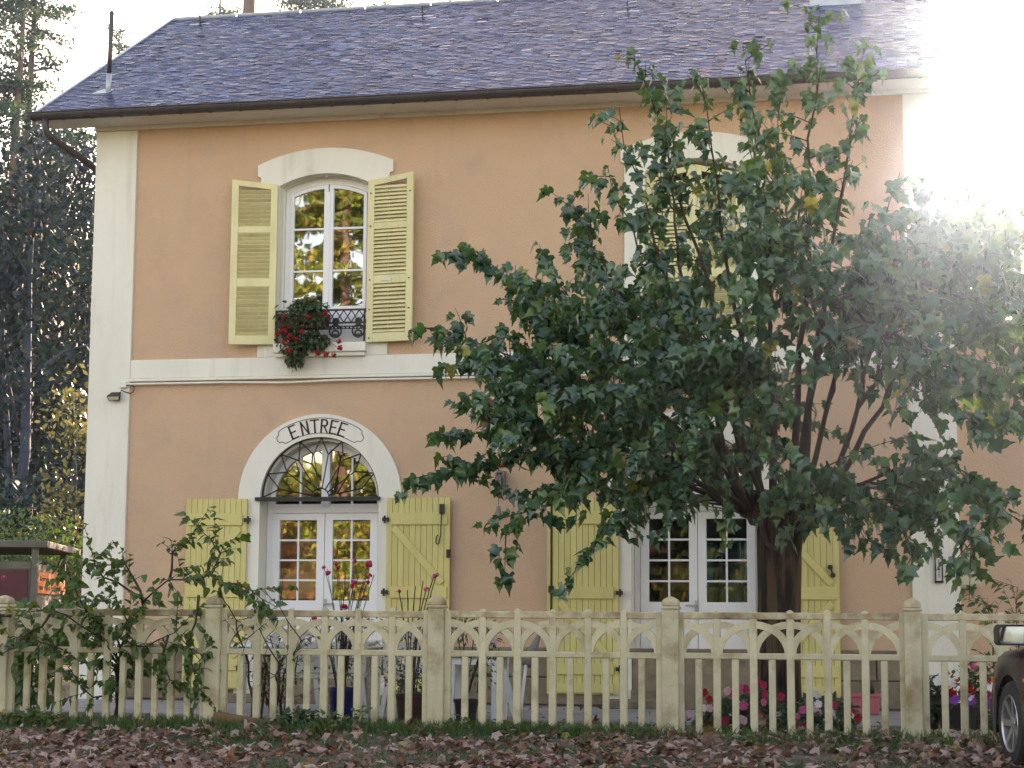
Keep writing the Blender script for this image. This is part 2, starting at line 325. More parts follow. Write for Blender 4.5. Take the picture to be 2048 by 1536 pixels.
# ------------------------------------------------------------------ ground
def gz(x, y):
    z = -.03
    if y < -3.2: z = -.03 + min(1, (-3.2 - y) / 2.5) * .09
    if y < -6.6: d_ = -6.6 - max(y, -22.0); z = .06 - min(d_, 2) * .07 - max(0, d_ - 2) * .025
    d = y - 16 + max(0, (x + 8)) * .0
    if y > 16: z += min(9.0, (y - 16) * .11)
    return z
def ground_sheet():
    xs = sorted(set([-300, -150, -100, -60, -40, -30, -24, -20, -16, -13] + [-11 + .5 * i for i in range(31)] + [6, 9, 13, 18, 25, 40, 60, 100, 150, 300]))
    ys = sorted(set([-300, -160, -100, -70, -50, -40, -30, -25, -22, -18, -15, -12] + [-11 + .4 * i for i in range(30)] + [3, 6, 10, 14, 16, 20, 30, 45, 60, 80, 98, 140, 200, 300]))
    vs = [(x, y, gz(x, y) + (random.uniform(-.012, .012) if -11 < y < -5.5 else 0)) for y in ys for x in xs]; n = len(xs)
    fs = [(j * n + i, j * n + i + 1, (j + 1) * n + i + 1, (j + 1) * n + i) for j in range(len(ys) - 1) for i in range(n - 1)]
    b = MB(); b.add(vs, fs); g = b.build('ground', 'soil', smooth=True); tag(g, kind='structure', label='brown earth and gravel ground in front of the fence and round the house')
ground_sheet()
b = MB(); b.box(-10.3, .9, -2.9, -.02, -.2, 0); t = b.build('terrace', 'concrete', bevel=.01); tag(t, kind='structure', label='grey concrete terrace along the foot of the house')
b = MB(); b.box(.9, 4.5, -3.6, .3, -.2, -.008); t = b.build('path', 'concrete'); tag(t, kind='structure', label='pale concrete path in front of the side wing')
# ------------------------------------------------------------------ the house
house = thing('house', 'two storey ochre rendered house with white trim, yellow shutters and a grey slate roof', 'house')
CW, CD = -6.785, -2.205                              # the two window axes
def win_open(c, w, z0, zs, rise): return [(c - w, z0), (c + w, z0)] + seg_arch(c - w, c + w, zs, rise)
def door_open(c, r, z0, zs=2.45, n=28): return [(c - r, z0), (c + r, z0)] + arc(c, zs, r, r, 0, 180, n)
holes = [win_open(c, .68, 4.28, 6.42, .15) for c in (CW, CD)] + [door_open(c, .9, .05) for c in (CW, CD)]
XL, XR, ZT = -9.80, .76, 7.34
b = MB(); b.slab([[(XL, -.1), (XR, -.1), (XR, ZT), (XL, ZT)]] + holes, 0, .38)
b.box(XL, XL + .3, .38, 8, -.1, ZT); b.box(XR - .3, XR, .38, 8, -.1, ZT)
b.slab([[(XL + .3, -.1), (XR - .3, -.1), (XR - .3, ZT), (XL + .3, ZT)], [(-2.95, 1.15), (-1.5, 1.15), (-1.5, 2.25), (-2.95, 2.25)]], 7.7, 8)
for x0, x1, y0, y1 in ((XL, XL + .3, 0, 8), (XR - .3, XR, 0, 8)):
    b.add([(x0, .0, ZT), (x0, 8, ZT), (x0, 4, 9.72), (x1, .0, ZT), (x1, 8, ZT), (x1, 4, 9.72)], [(0, 1, 2), (5, 4, 3), (0, 2, 5, 3), (2, 1, 4, 5)])
b.build('wall', 'render', house)
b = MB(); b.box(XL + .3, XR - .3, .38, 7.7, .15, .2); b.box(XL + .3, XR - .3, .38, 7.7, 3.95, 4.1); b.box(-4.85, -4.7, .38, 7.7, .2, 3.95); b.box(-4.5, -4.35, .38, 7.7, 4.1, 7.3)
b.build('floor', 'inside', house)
b = MB()
for x in (-2.95, -2.62, -2.27, -1.92, -1.55): b.box(x, x + .05, 7.8, 7.86, 1.15, 2.25)
for z in (1.15, 1.5, 1.85, 2.21): b.box(-2.94, -1.51, 7.81, 7.85, z, z + .04)
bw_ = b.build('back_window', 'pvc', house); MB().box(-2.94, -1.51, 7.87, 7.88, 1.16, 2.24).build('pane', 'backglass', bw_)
b = MB(); b.box(XL - .035, XL + .52, -.035, .6, -.05, 7.16); b.build('corner_pier', 'white', house, bevel=.012)
b = MB(); b.box(.26, .795, -.035, .6, -.05, 7.16); b.build('corner_pier', 'white', house, bevel=.012)
b = MB(); b.box(XL - .05, XR + .05, -.05, .06, 7.163, 7.32); b.box(XL - .045, XR + .045, -.075, .06, 7.25, 7.322); b.build('frieze', 'white', house)
# string course, broken round the door pier
b = MB(); b.box(-9.277, .257, -.038, .05, 3.965, 4.20); b.build('string_course', 'white', house, bevel=.008)
b = MB(); b.box(-9.277, .257, -.062, .04, 3.925, 3.962); b.build('drip_moulding', 'white', house, bevel=.008)
b = MB(); b.tube([(-9.33, -.07, 3.895), (-8, -.07, 3.893), (-7.2, -.07, 3.875), (-6.6, -.07, 3.895), (-3, -.07, 3.897), (.2, -.07, 3.9)], .014, 8); b.build('conduit', 'white', house, smooth=True)
# plinth of stone blocks
pl = MB().box(XL - .02, XR + .02, -.018, 0.02, -.1, .60).build('plinth', 'stone', house)
random.seed(3)
for z0, z1 in ((.02, .33), (.338, .625)):
    x = XL + .53
    while x < .24:
        w = random.uniform(.5, .85); x1 = min(x + w, .25)
        skip = any(c - 1.04 < (x + x1) / 2 < c + 1.04 for c in (CW, CD))
        if not skip and x1 - x > .1:
            MB().box(x, x1 - .012, -.055 - random.uniform(0, .008), 0, z0, z1).build('stone', 'stone', pl, bevel=.014)
        x = x1
MB().box(XL + .53, .25, -.07, 0, .63, .68).build('plinth_cap', 'stone', house, bevel=.015)

def surround_window(c):
    o = [(c - .83, 4.202), (c + .83, 4.202), (c + .83, 6.47), (c + .875, 6.49)] + seg_arch(c - .875, c + .875, 6.63, .19, 16) + [(c - .875, 6.49), (c - .83, 6.47)]
    i = win_open(c, .583, 4.36, 6.355, .14)
    s = MB().slab([o, i], -.034, .30).build('window_surround', 'white', house, bevel=.006)
    m = MB(); i2 = win_open(c, .56, 4.37, 6.345, .135); m.slab([win_open(c, .582, 4.361, 6.354, .14), i2], .12, .3); m.build('reveal_moulding', 'white', s)
    b = MB(); b.box(c - .60, c + .58, -.13, .3, 4.24, 4.355); b.box(c - .58, c + .56, -.10, .05, 4.19, 4.24); b.build('sill', 'white', house, bevel=.01)
for c in (CW, CD): surround_window(c)
def surround_door(c):
    o = [(c - 1.035, 0)] + [(c - .752, 0)] + arc(c, 2.45, .752, .752, 180, 0, 30) + [(c + .752, 0), (c + 1.035, 0)] + arc(c, 2.45, 1.035, 1.035, 0, 180, 36)
    s = MB().slab([o], -.036, .36).build('door_surround', 'white', house, bevel=.006)
    o = arc(c, 2.45, .751, .751, 0, 180, 30) + arc(c, 2.45, .715, .715, 180, 0, 30); MB().slab([o], .06, .36).build('arch_moulding', 'white', s)
    MB().box(c - .751, c + .751, -.12, .37, .0, .205).build('threshold', 'stone', house, bevel=.012)
    MB().box(c - 1.0, c + 1.0, -.42, -.125, .0, .10).build('step', 'stone', house, bevel=.012)
for c in (CW, CD): surround_door(c)

# upper left window
def casement(c):
    fr = MB().slab([win_open(c, .558, 4.372, 6.344, .135), win_open(c, .50, 4.80, 6.28, .12)], .17, .26).build('window', 'pvc', house)
    for s in (-1, 1):
        x0, x1 = (c - .497, c - .006) if s < 0 else (c + .006, c + .497)
        top = lambda x: 6.28 + .12 - .12 * ((x - c) / .5) ** 2
        def shape(a, bb, z0, dz): return [(a, z0), (bb, z0)] + [(a + (bb - a) * t, top(a + (bb - a) * t) - dz) for t in (1, .75, .5, .25, 0)]
        g0, g1 = (x0 + .045, x1 - .055) if s < 0 else (x0 + .055, x1 - .045)
        MB().slab([shape(x0, x1, 4.803, .004), shape(g0, g1, 4.85, .055)], .155, .215).build('sash', 'pvc', fr, bevel=.006)
        zs = [4.85, 5.30, 5.835]
        for z in zs[1:]: MB().box(g0, g1, .166, .2, z - .012, z + .012).build('glazing_bar', 'pvc', fr)
        for k, (za, zb) in enumerate(((4.851, 5.287), (5.313, 5.822), (5.848, None))):
            lp = [(g0 + .001, za), (g1 - .001, za), (g1 - .001, zb), (g0 + .001, zb)] if zb else [(g0 + .001, za), (g1 - .001, za)] + [(g0 + .001 + (g1 - g0 - .002) * t, top(g0 + (g1 - g0) * t) - .056) for t in (1, .5, 0)]
            MB().slab([lp], .181, .185).build('pane', 'glass', fr)
    MB().box(c - .02, c + .02, .145, .156, 4.9, 6.3).build('meeting_bead', 'pvc', fr)
    b = MB(); b.tube([(c, .05, 6.475), (c, .03, 6.475)], .012, 8); b.build('hook', 'pvc', fr)
casement(CW)
# louvred shutters -------------------------------------------------------
def louvre(w, z0, zt_in, zt_out, cols, hinge_right):   # built at origin, x from 0 (hinge) to w
    rails = [(z0, z0 + .11), (5.07, 5.175), (5.75, 5.83)]
    top = lambda x: zt_in + (zt_out - zt_in) * (x / w)
    st = .085
    m = MB(); m.slab([[(0, z0), (st, z0), (st, top(st)), (0, top(0))]], -.02, .02); m.slab([[(w - st, z0), (w, z0), (w, top(w)), (w - st, top(w - st))]], -.02, .02)
    for a, bb in rails: m.box(st, w - st, -.018, .018, a, bb)
    m.slab([[(st, top(st) - .075), (w - st, top(w - st) - .07), (w - st, top(w - st) - .001), (st, top(st) - .001)]], -.018, .018)
    return m, st, rails, top
def louvred_shutter(name, x_h, y_h, ang, w, zin, zout, label, closed=False, z0=4.35):
    m, st, rails, top = louvre(w, z0, zin, zout, 1, True)
    o = m.build(name, 'slatshutter', None, bevel=.004); o.parent = house; o.location = (x_h, y_h, 0); o.rotation_euler.z = ang; tag(o, label)
    sme = MB().box(st - .003, w - st + .003, -.0035, .0035, -.024, .024, rot=Matrix.Rotation(R(-42), 3, 'X'), piv=(0, 0, 0)).mesh('slat', None, False, 'slatshutter')
    for a, bb in ((z0 + .11, 5.07), (5.175, 5.75), (5.83, min(top(st), top(w - st)) - .075)):
        n = int((bb - a) / .047)
        for k in range(n):
            s = inst('slat', sme, o); s.location = (0, 0, a + (k + .5) * (bb - a) / n); s.rotation_euler.x = random.uniform(-.06, .06)
    sc = MB()
    for z in (z0 + .05, 4.75, 5.12, 5.79, 6.2):
        for x in (.04, w - .04):
            if random.random() < .8: sc.lathe((x, -.02, z), [(.011, 0), (.011, -.004)], 8, 'y')
    q = sc.build('screw_cap', 'oldwood'); q.parent = o
    h = MB().box(w * .35, w * .55, -.026, -.018, 5.105, 5.13).build('catch', 'lead'); h.parent = o
    return o
# left leaf folded back to the left: hinge at x=-7.37; local +x must point left -> rotate 180
louvred_shutter('shutter', -7.375, -.075, R(180 + 9), .575, 6.365, 6.43, 'open louvred shutter left of the geraniums')
louvred_shutter('shutter', -6.205, -.075, R(-8), .60, 6.365, 6.44, 'open louvred shutter right of the geraniums')
louvred_shutter('shutter', CD - .578, .10, 0, .573, 6.32, 6.45, 'closed louvred shutter behind the tree', z0=4.38)
louvred_shutter('shutter', CD + .578, .10, R(180), .573, 6.32, 6.45, 'closed louvred shutter behind the tree', z0=4.38)
MB().box(CD - .02, CD + .015, .06, .079, 4.4, 6.42).build('shutter_bead', 'slatshutter', house)
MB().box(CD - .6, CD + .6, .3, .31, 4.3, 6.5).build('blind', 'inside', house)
# nest of rust on shutter top
# railing of the upper left window ---------------------------------------
rl = MB(); y = -.055; x0, x1 = CW - .60, CW + .575
for z in (4.765, 4.605): rl.bar((x0, y, z), (x1, y, z), .022, .022)
rl.bar((x0 + .03, y, 4.765), (x0 + .03, y, 4.37), .02, .02); rl.bar((x1 - .03, y, 4.765), (x1 - .03, y, 4.37), .02, .02)
n = 12; dx = (x1 - x0) / n
for k in range(n):
    a = x0 + k * dx
    rl.bar((a, y, 4.61), (a + dx, y, 4.76), .012, .012); rl.bar((a, y - .004, 4.76), (a + dx, y - .004, 4.61), .012, .012)
rl.bar((x0, y, 4.56), (x1, y, 4.56), .014, .014); rl.bar((x0, y, 4.53), (x1, y, 4.53), .012, .012)
for k in range(24): rl.lathe((x0 + (k + .5) * (x1 - x0) / 24, y - .005, 4.545), [(.012, 0), (.012, .01)], 8, 'y')
railing = rl.build('window_railing', 'iron', house)
for cx in (CW - .40, CW + .18, CW + .47):
    r_ = MB()
    for q in range(2):
        for rad, zc in ((.075, 4.50), (.04, 4.47)):
            pts = [(cx + (rad) * math.cos(t) * (1 if q else -1), y - .008, zc + rad * math.sin(t)) for t in [k * math.pi * 1.7 / 14 for k in range(15)]]
            r_.tube(pts, .011, 6)
    r_.lathe((cx, y - .01, 4.62), [(.045, 0), (.05, .012), (.02, .02)], 12, 'y'); r_.lathe((cx, y - .01, 4.44), [(.03, 0), (.02, .02)], 8, 'y')
    r_.build('scroll', 'iron', railing)

# board doors shutters ---------------------------------------------------
def board_shutter(xh, side, label, top_cut=True):      # side -1 opens to the left of the hinge
    w = .785; th = .028; n = 11 if side < 0 else 11; pw = w / n
    o = bpy.data.objects.new('shutter', None); col.objects.link(o)
    m = MB(); sx = side
    def X(a): return a * sx
    def bx(x0, x1, y0, y1, z0, z1): m.box(min(X(x0), X(x1)), max(X(x0), X(x1)), y0, y1, z0, z1)
    for z0, z1 in ((2.125, 2.27), (1.25, 1.39), (.37, .50), (.16, .265)): bx(.055, w - .03, -.05, -.029, z0, z1)
    def brace(xa, za, xb, zb): m.bar((X(xa), -.0385, za), (X(xb), -.0385, zb), .085, .02, (0, 1, 0))
    brace(.09, 2.09, w - .09, 1.43); brace(w - .09, 1.21, .09, .54)
    me = m.mesh('shutter', None, False, 'shutter'); col.objects.unlink(o); bpy.data.objects.remove(o)
    o = bpy.data.objects.new('shutter', me); col.objects.link(o); o.parent = house; o.location = (xh, -.055, 0); tag(o, label)
    bv = o.modifiers.new('bevel', 'BEVEL'); bv.width = .004; bv.segments = 1
    pm = MB().box(0, pw - .005, -.028, 0, .145, 2.45).mesh('plank', None, False, 'shutter')
    for k in range(n):
        p = inst('plank', pm, o); p.location = (min(X(k * pw), X((k + 1) * pw)), random.uniform(-.0015, .0015), 0)
    for z in (2.19, 1.32, .44):
        hg = MB(); hg.box(min(X(-.05), X(.03)), max(X(-.05), X(.03)), -.062, -.03, z - .022, z + .022); hg.tube([(X(-.02), -.05, z - .045), (X(-.02), -.05, z + .045)], .014, 8)
        q = hg.build('hinge', 'iron'); q.parent = o
    return o
sa = board_shutter(CW - .895, -1, 'left board shutter of the entrance')
sb = board_shutter(CW + .87, 1, 'right board shutter of the entrance, with an iron latch')
sc_ = board_shutter(CD - .895, -1, 'left board shutter of the second door, with a black bolt rod')
sd_ = board_shutter(CD + .87, 1, 'board shutter of the second door beside the tree trunk')
def sub(mb, name, m, par): q = mb.build(name, m); q.parent = par; return q
lt = MB(); lt.box(.66, .72, -.075, -.05, 2.25, 2.37); lt.tube([(.685, -.07, 2.25), (.68, -.075, 2.0), (.665, -.08, 1.93)], .008, 6)
lt.tube([(.665, -.08, 1.93), (.66, -.08, 1.90), (.64, -.08, 1.89), (.625, -.08, 1.91), (.63, -.08, 1.98), (.65, -.08, 2.0)], .008, 6); sub(lt, 'latch', 'iron', sb)
sub(MB().box(.745, .785, -.05, -.0, 1.73, 1.83), 'stay_catch', 'iron', sb)
lt = MB(); lt.tube([(-.80, -.04, .2), (-.80, -.04, 2.36)], .011, 8); lt.box(-.83, -.77, -.06, -.03, 1.32, 1.40); lt.tube([(-.80, -.06, 1.36), (-.77, -.08, 1.30)], .012, 6); sub(lt, 'bolt_rod', 'iron', sc_)
sub(MB().box(-.85, -.79, -.028, 0, .145, 2.45), 'edge_board', 'shutter', sc_)
lt = MB(); lt.lathe((.68, -.05, 1.62), [(.03, 0), (.03, -.02)], 10, 'y'); lt.lathe((.71, -.05, 1.53), [(.03, 0), (.03, -.02)], 10, 'y'); lt.bar((.68, -.06, 1.62), (.71, -.06, 1.53), .02, .015); sub(lt, 'shutter_stop', 'iron', sd_)

# french doors with arched fanlight --------------------------------------
def french_door(c, gl, first):
    fr = MB(); fr.slab([[(c - .749, .207), (c - .68, .207), (c - .68, 2.29), (c + .68, 2.29), (c + .68, .207), (c + .749, .207), (c + .749, 2.44)] + arc(c, 2.45, .713, .713, 0, 180, 24) + [(c - .749, 2.44)],
        [(c - .655, 2.40), (c + .655, 2.40)] + arc(c, 2.45, .655, .62, 4, 176, 20)], .25, .33)
    door = fr.build('door', 'pvc', house, bevel=.004); tag(door, 'white glazed double door under the ENTREE arch' if first else 'white glazed double door behind the fence and tree')
    b = MB(); b.box(c - .05, c + .05, .23, .31, 2.37, 3.08)
    for s in (-1, 1): b.box(c + s * .33 - .011, c + s * .33 + .011, .262, .30, 2.39, 2.98)
    b.build('fanlight_bar', 'pvc', door)
    for s in (-1, 1):
        th0, th1 = (0, 90) if s > 0 else (90, 180)
        lp = [(c + s * .052, 2.401), (c + s * .652, 2.401)] + [(c + s * .65 * math.cos(t), 2.45 + .615 * math.sin(t)) for t in [R(4 + k * 9) for k in range(10)] if math.cos(t) * .65 > .055]
        lp.append((c + s * .052, lp[-1][1] + .004)); MB().slab([lp], .285, .289).build('pane', 'fanglass', door)
        x0, x1 = (c - .677, c - .003) if s < 0 else (c + .003, c + .677)
        g0, g1 = x0 + .10, x1 - .10
        lf = MB().slab([[(x0, .22), (x1, .22), (x1, 2.285), (x0, 2.285)], [(g0, 1.22), (g1, 1.22), (g1, 2.20), (g0, 2.20)]], .235, .295)
        lf.box(g0, g1, .226, .2345, .33, 1.10)
        q = lf.build('leaf', 'pvc', door, bevel=.005)
        gm = (g0 + g1) / 2; bb = MB(); bb.box(gm - .011, gm + .011, .243, .28, 1.22, 2.2)
        for k in (1, 2, 3): bb.box(g0, g1, .2445, .28, 1.22 + .245 * k - .011, 1.22 + .245 * k + .011)
        bb.build('glazing_bar', 'pvc', door)
        for i in range(2):
            for k in range(4):
                xa, xb = (g0 + .001, gm - .012) if i == 0 else (gm + .012, g1 - .001)
                MB().box(xa, xb, .262, .266, 1.22 + .245 * k + .012, 1.22 + .245 * (k + 1) - .012).build('pane', gl, door)
    h = MB(); h.box(c - .035, c - .008, .215, .234, 1.02, 1.24) if not first else h.box(c + .008, c + .035, .215, .234, 1.02, 1.24)
    sx = -1 if not first else 1
    h.tube([(c + sx * .02, .215, 1.18), (c + sx * .02, .19, 1.18), (c + sx * .14, .185, 1.18)], .011, 8); h.build('handle', 'lead', door)
french_door(CW, 'glass', True); french_door(CD, 'doorglass', False)
def grille(c):
    g = MB(); Rr = .735; y = .02; zc = 2.47
    P = lambda a, r: (c + r * math.cos(R(a)), y, zc + r * math.sin(R(a)))
    g.tube([P(a, Rr) for a in range(0, 181, 6)], .011, 6); g.tube([P(a, .11) for a in range(0, 181, 15)], .009, 6)
    tips = [0, 23, 46, 68.5, 90, 111.5, 134, 157, 180]; nodes = [11, 35.6, 58, 80, 100, 122, 144.4, 169]
    for k, a in enumerate(nodes):
        hub = 12 + (180 - 24) * k / 7
        g.tube([P(hub, .11), P(a, .53)], .0085, 6); g.tube([P(a, .53), P(tips[k], Rr)], .0085, 6); g.tube([P(a, .53), P(tips[k + 1], Rr)], .0085, 6)
    g.build('fanlight_grille', 'iron', house)
    MB().box(c - .80, c + .775, -.085, .12, 2.425, 2.468).build('lintel_bar', 'iron', house)
grille(CW); grille(CD)

# ENTREE, painted on the arch
GL = {'E': [((0, 0), (0, 1)), ((0, 1), (.62, 1)), ((0, .5), (.5, .5)), ((0, 0), (.62, 0))], 'N': [((0, 0), (0, 1)), ((0, 1), (.62, 0)), ((.62, 0), (.62, 1))],
      'T': [((.35, 0), (.35, 1)), ((-.05, 1), (.75, 1))], 'R': [((0, 0), (0, 1)), ((0, 1), (.42, 1)), ((.42, 1), (.56, .87)), ((.56, .87), (.56, .66)), ((.56, .66), (.42, .53)), ((.42, .53), (0, .53)), ((.25, .53), (.62, 0))]}
lt = MB(); hh = .155
for ch, a in zip('ENTREE', (22.5, 12.8, 4.8, -3.6, -11.3, -18.8)):
    m = Matrix.Rotation(R(a + 0), 2); cx, cz = CW + .885 * math.sin(R(-a)), 2.45 + .885 * math.cos(R(a))
    for (p, q) in GL[ch]:
        f = lambda t: (lambda v: (cx + v.x, -.0375, cz + v.y))(m @ Vector(((t[0] - .31) * hh * .80, (t[1] - .5) * hh)))
        pa, pb = Vector(f(p)), Vector(f(q)); e = (pb - pa).normalized() * .009; lt.bar(pa - e, pb + e, .024 if p[0] == q[0] else .018, .003)
lt.build('lettering', 'paintmark', house)
ct = MB(); pts = []
for a in range(30, -31, -3): pts.append((.985, a))
crn = [(.985, -30), (.975, -33.2), (.945, -34), (.93, -36.5), (.895, -37.5), (.86, -36.8), (.84, -34), (.81, -33.2), (.80, -30)]
pts += crn + [(.80, a) for a in range(-27, 31, 3)] + [(r, -a) for r, a in crn[::-1]]
P3 = [Vector((CW + r * math.sin(R(-a)) , -.0374, 2.45 + r * math.cos(R(a)))) for r, a in pts]
for i in range(len(P3)):
    p, q = P3[i], P3[(i + 1) % len(P3)]
    if (p - q).length > 1e-4: ct.bar(p, q, .008, .002)
ct.build('cartouche', 'paintmark', house)

# ------------------------------------------------------------------ roof
E0 = Vector((0, -.5, 7.30)); RG = Vector((0, 4.0, 9.96)); sl_ = (RG - E0); SLEN = sl_.length; sdir = sl_.normalized(); snor = Vector((0, -sdir.z, sdir.y))
RX0, RX1 = -10.45, .97
rf = MB(); th = .09
def deck(x0, x1, sign=1):
    a, r = E0.copy(), RG.copy(); n = snor * -th
    q = [a, r, r + n, a + n]
    if sign < 0: q = [Vector((0, 8 - v.y, v.z)) for v in q]
    rf.add([(x, v.y, v.z) for x in (x0, x1) for v in q], [(0, 1, 2, 3), (7, 6, 5, 4), (0, 4, 5, 1), (1, 5, 6, 2), (2, 6, 7, 3), (3, 7, 4, 0)])
deck(RX0, RX1); deck(RX0, RX1, -1)
roof = rf.build('roof', 'slate', house)
MB().box(RX0 + .02, RX1 - .02, -.47, -.05, 7.215, 7.235).build('soffit', 'white', house)
b = MB(); b.box(RX0, RX0 + .03, -.5, -.46, 7.17, 7.3); b.build('fascia_end', 'white', house)
e, w = .072, .135; rows = int(SLEN / e); near = []; V = []; Fq = []; cnt = 0
rg = random.Random(5)
sme = []
for k in range(6):
    q = MB(); ww, ll, t = w - .004, .10, .011; j = rg.uniform(-.006, .006)
    q.add([(0, 0, t), (ww, j, t), (ww, ll, .001), (0, ll, .001), (0, 0, 0), (ww, j, 0), (ww, ll, -.004), (0, ll, -.004)], [(0, 1, 2, 3), (0, 4, 5, 1), (1, 5, 6, 2), (3, 7, 4, 0)])
    sme.append(q)
smesh = [q.mesh('slate', None, False, 'slate') for q in sme]
Bm = Matrix((Vector((1, 0, 0)), sdir, snor)).transposed()
for r_ in range(rows):
    off = (r_ % 2) * w / 2 + rg.uniform(-.006, .006); x = RX0 - off * .5
    while x < RX1 - .02:
        s0 = -.035 + r_ * e + rg.uniform(-.004, .004); k = rg.randrange(6)
        p = Vector((x, E0.y, E0.z)) + sdir * s0 + snor * (.006 + rg.uniform(0, .002))
        tilt = Matrix.Rotation(rg.gauss(0, .02) + .02, 3, 'X') @ Matrix.Rotation(rg.gauss(0, .012), 3, 'Y') @ Matrix.Rotation(rg.gauss(0, .012), 3, 'Z')
        mm = Bm @ tilt
        if r_ < 4 and cnt < 300 and x > -9.0:
            M4 = mm.to_4x4(); M4.translation = p; inst('slate', smesh[k], roof, M4); cnt += 1
        else:
            o = len(V); V += [tuple(p + mm @ Vector(v)) for v in sme[k].v]; Fq += [tuple(i + o for i in f) for f in sme[k].f]
        x += w
sm_ = MB(); sm_.v, sm_.f = V, Fq
me = bpy.data.meshes.new('slates'); me.from_pydata(V, [], Fq); me.materials.append(M['slate']); so_ = link('slates', me, roof); so_['kind'] = 'stuff'
b = MB()
for x in [RX0 + i * 1.0 for i in range(11)]: b.tube([(x + .01, 4, 9.965), (min(x + .995, RX1), 4, 9.965)], .04, 8)
b.build('ridge_capping', 'lead', roof)
for x0 in (RX0 - .03, RX1 - .01):
    b = MB(); c_ = [E0 + snor * (-.12) - sdir * .03, RG + snor * (-.12), RG + snor * .03, E0 + snor * .03 - sdir * .03]
    b.add([(x, v.y, v.z) for x in (x0, x0 + .04) for v in c_], [(0, 1, 2, 3), (7, 6, 5, 4), (0, 4, 5, 1), (1, 5, 6, 2), (2, 6, 7, 3), (3, 7, 4, 0)])
    c_ = [RG + snor * (-.12), E0 + snor * (-.12), E0 + snor * .03, RG + snor * .03]; c_ = [Vector((0, 8 - v.y, v.z)) for v in c_]
    b.add([(x, v.y, v.z) for x in (x0, x0 + .04) for v in c_], [(0, 1, 2, 3), (7, 6, 5, 4), (0, 4, 5, 1), (1, 5, 6, 2), (2, 6, 7, 3), (3, 7, 4, 0)])
    b.build('verge_board', 'lead', roof)
for px, py, yy in ((400, 52, 3.6), (845, 38, 3.3), (1255, 18, 2.9)):
    p = at(px, py, yy); z = E0.z + (p.y - E0.y) * sdir.z / sdir.y + .02; b = MB()
    b.bar((p.x, p.y, z), (p.x, p.y - .02, z + .14), .018, .018, (1, 0, 0)); b.bar((p.x, p.y - .03, z), (p.x, p.y + .15, z + .09), .02, .012, (1, 0, 0)); b.build('ladder_hook', 'iron', roof)
    q = MB(); q.add([Vector((p.x + a, p.y, z)) + Vector((0, s * sdir.y, s * sdir.z)) + snor * .0 for a, s in ((-.16, -.05), (.16, -.05), (.16, .03), (-.16, .03))], [(0, 1, 2, 3)]); q.build('hook_flashing', 'lead', roof)
# lead saddle near the right end of the ridge
b = MB(); zz = lambda yv: E0.z + (yv - E0.y) * sdir.z / sdir.y
b.add([(-.9, 2.6, zz(2.6) + .02), (-.2, 2.6, zz(2.6) + .02), (-.2, 3.6, zz(3.6) + .03), (-.9, 3.6, zz(3.6) + .03), (-.9, 2.75, zz(2.6) + .30), (-.2, 2.75, zz(2.6) + .30), (-.2, 3.5, zz(3.6) + .12), (-.9, 3.5, zz(3.6) + .12)],
      [(0, 1, 5, 4), (1, 2, 6, 5), (2, 3, 7, 6), (3, 0, 4, 7), (4, 5, 6, 7)]); b.build('roof_hatch', 'lead', roof)
# flue pipe through the slates
b = MB(); fx = -9.84; b.tube([(fx, .3, 7.72), (fx, .3, 8.02)], .035, 12); b.build('flue_sleeve', 'lead', house, smooth=True)
b = MB(); b.tube([(fx, .3, 8.01), (fx + .005, .3, 8.35), (fx + .01, .3, 8.80), (fx + .01, .3, 8.84), (fx + .01, .3, 8.87)], [.03, .029, .029, .034, .012], 12); b.build('flue_pipe', 'zinc', house, smooth=True)
b = MB(); b.add([(fx - .2, .2, zz(.2) + .022), (fx + .05, .2, zz(.2) + .022), (fx + .05, .38, zz(.38) + .022), (fx - .12, .38, zz(.38) + .022)], [(0, 1, 2, 3)]); b.build('flue_flashing', 'lead', house)
# gutter with joints, bracket and swan neck
gp = [(-.545 - .075 * math.cos(R(a)), 7.285 - .085 * math.sin(R(a))) for a in range(0, 181, 15)]
def sweep(x0, x1, sc, t=.004):
    cy, cz = -.545, 7.285; o = [(cy + (y - cy) * sc, cz + (z - cz) * sc) for y, z in gp]; i = [(cy + (y - cy) * (sc - t / .08), cz + (z - cz) * (sc - t / .08)) for y, z in gp][::-1]
    lp = o + i; n = len(lp); return [(x, y, z) for x in (x0, x1) for y, z in lp], [(k, (k + 1) % n, n + (k + 1) % n, n + k) for k in range(n)] + [tuple(range(n))[::-1], tuple(range(n, 2 * n))]
b = MB(); b.add(*sweep(RX0 - .03, RX1 + .02, 1.0)); b.tube([(RX0 - .03, -.622, 7.288), (RX1 + .02, -.622, 7.288)], .011, 8)
b.box(RX0 - .035, RX0 - .028, -.62, -.47, 7.2, 7.29); gut = b.build('gutter', 'zinc', house)
cl = MB().add(*sweep(-.014, .014, 1.09, .01)).mesh('gutter_joint', None, False, 'zinc')
for k in range(29): q = inst('gutter_joint', cl, gut); q.location = (RX0 + .38 + k * .39, 0, 0)
b = MB(); b.tube([(-10.30, -.545, 7.21), (-10.30, -.545, 7.12), (-10.28, -.52, 7.03), (-10.22, -.46, 6.97), (-10.0, .0, 6.80), (-9.88, .42, 6.66), (-9.87, .5, 6.55), (-9.87, .5, 3)], .045, 14); b.build('downpipe', 'zinc', house, smooth=True)

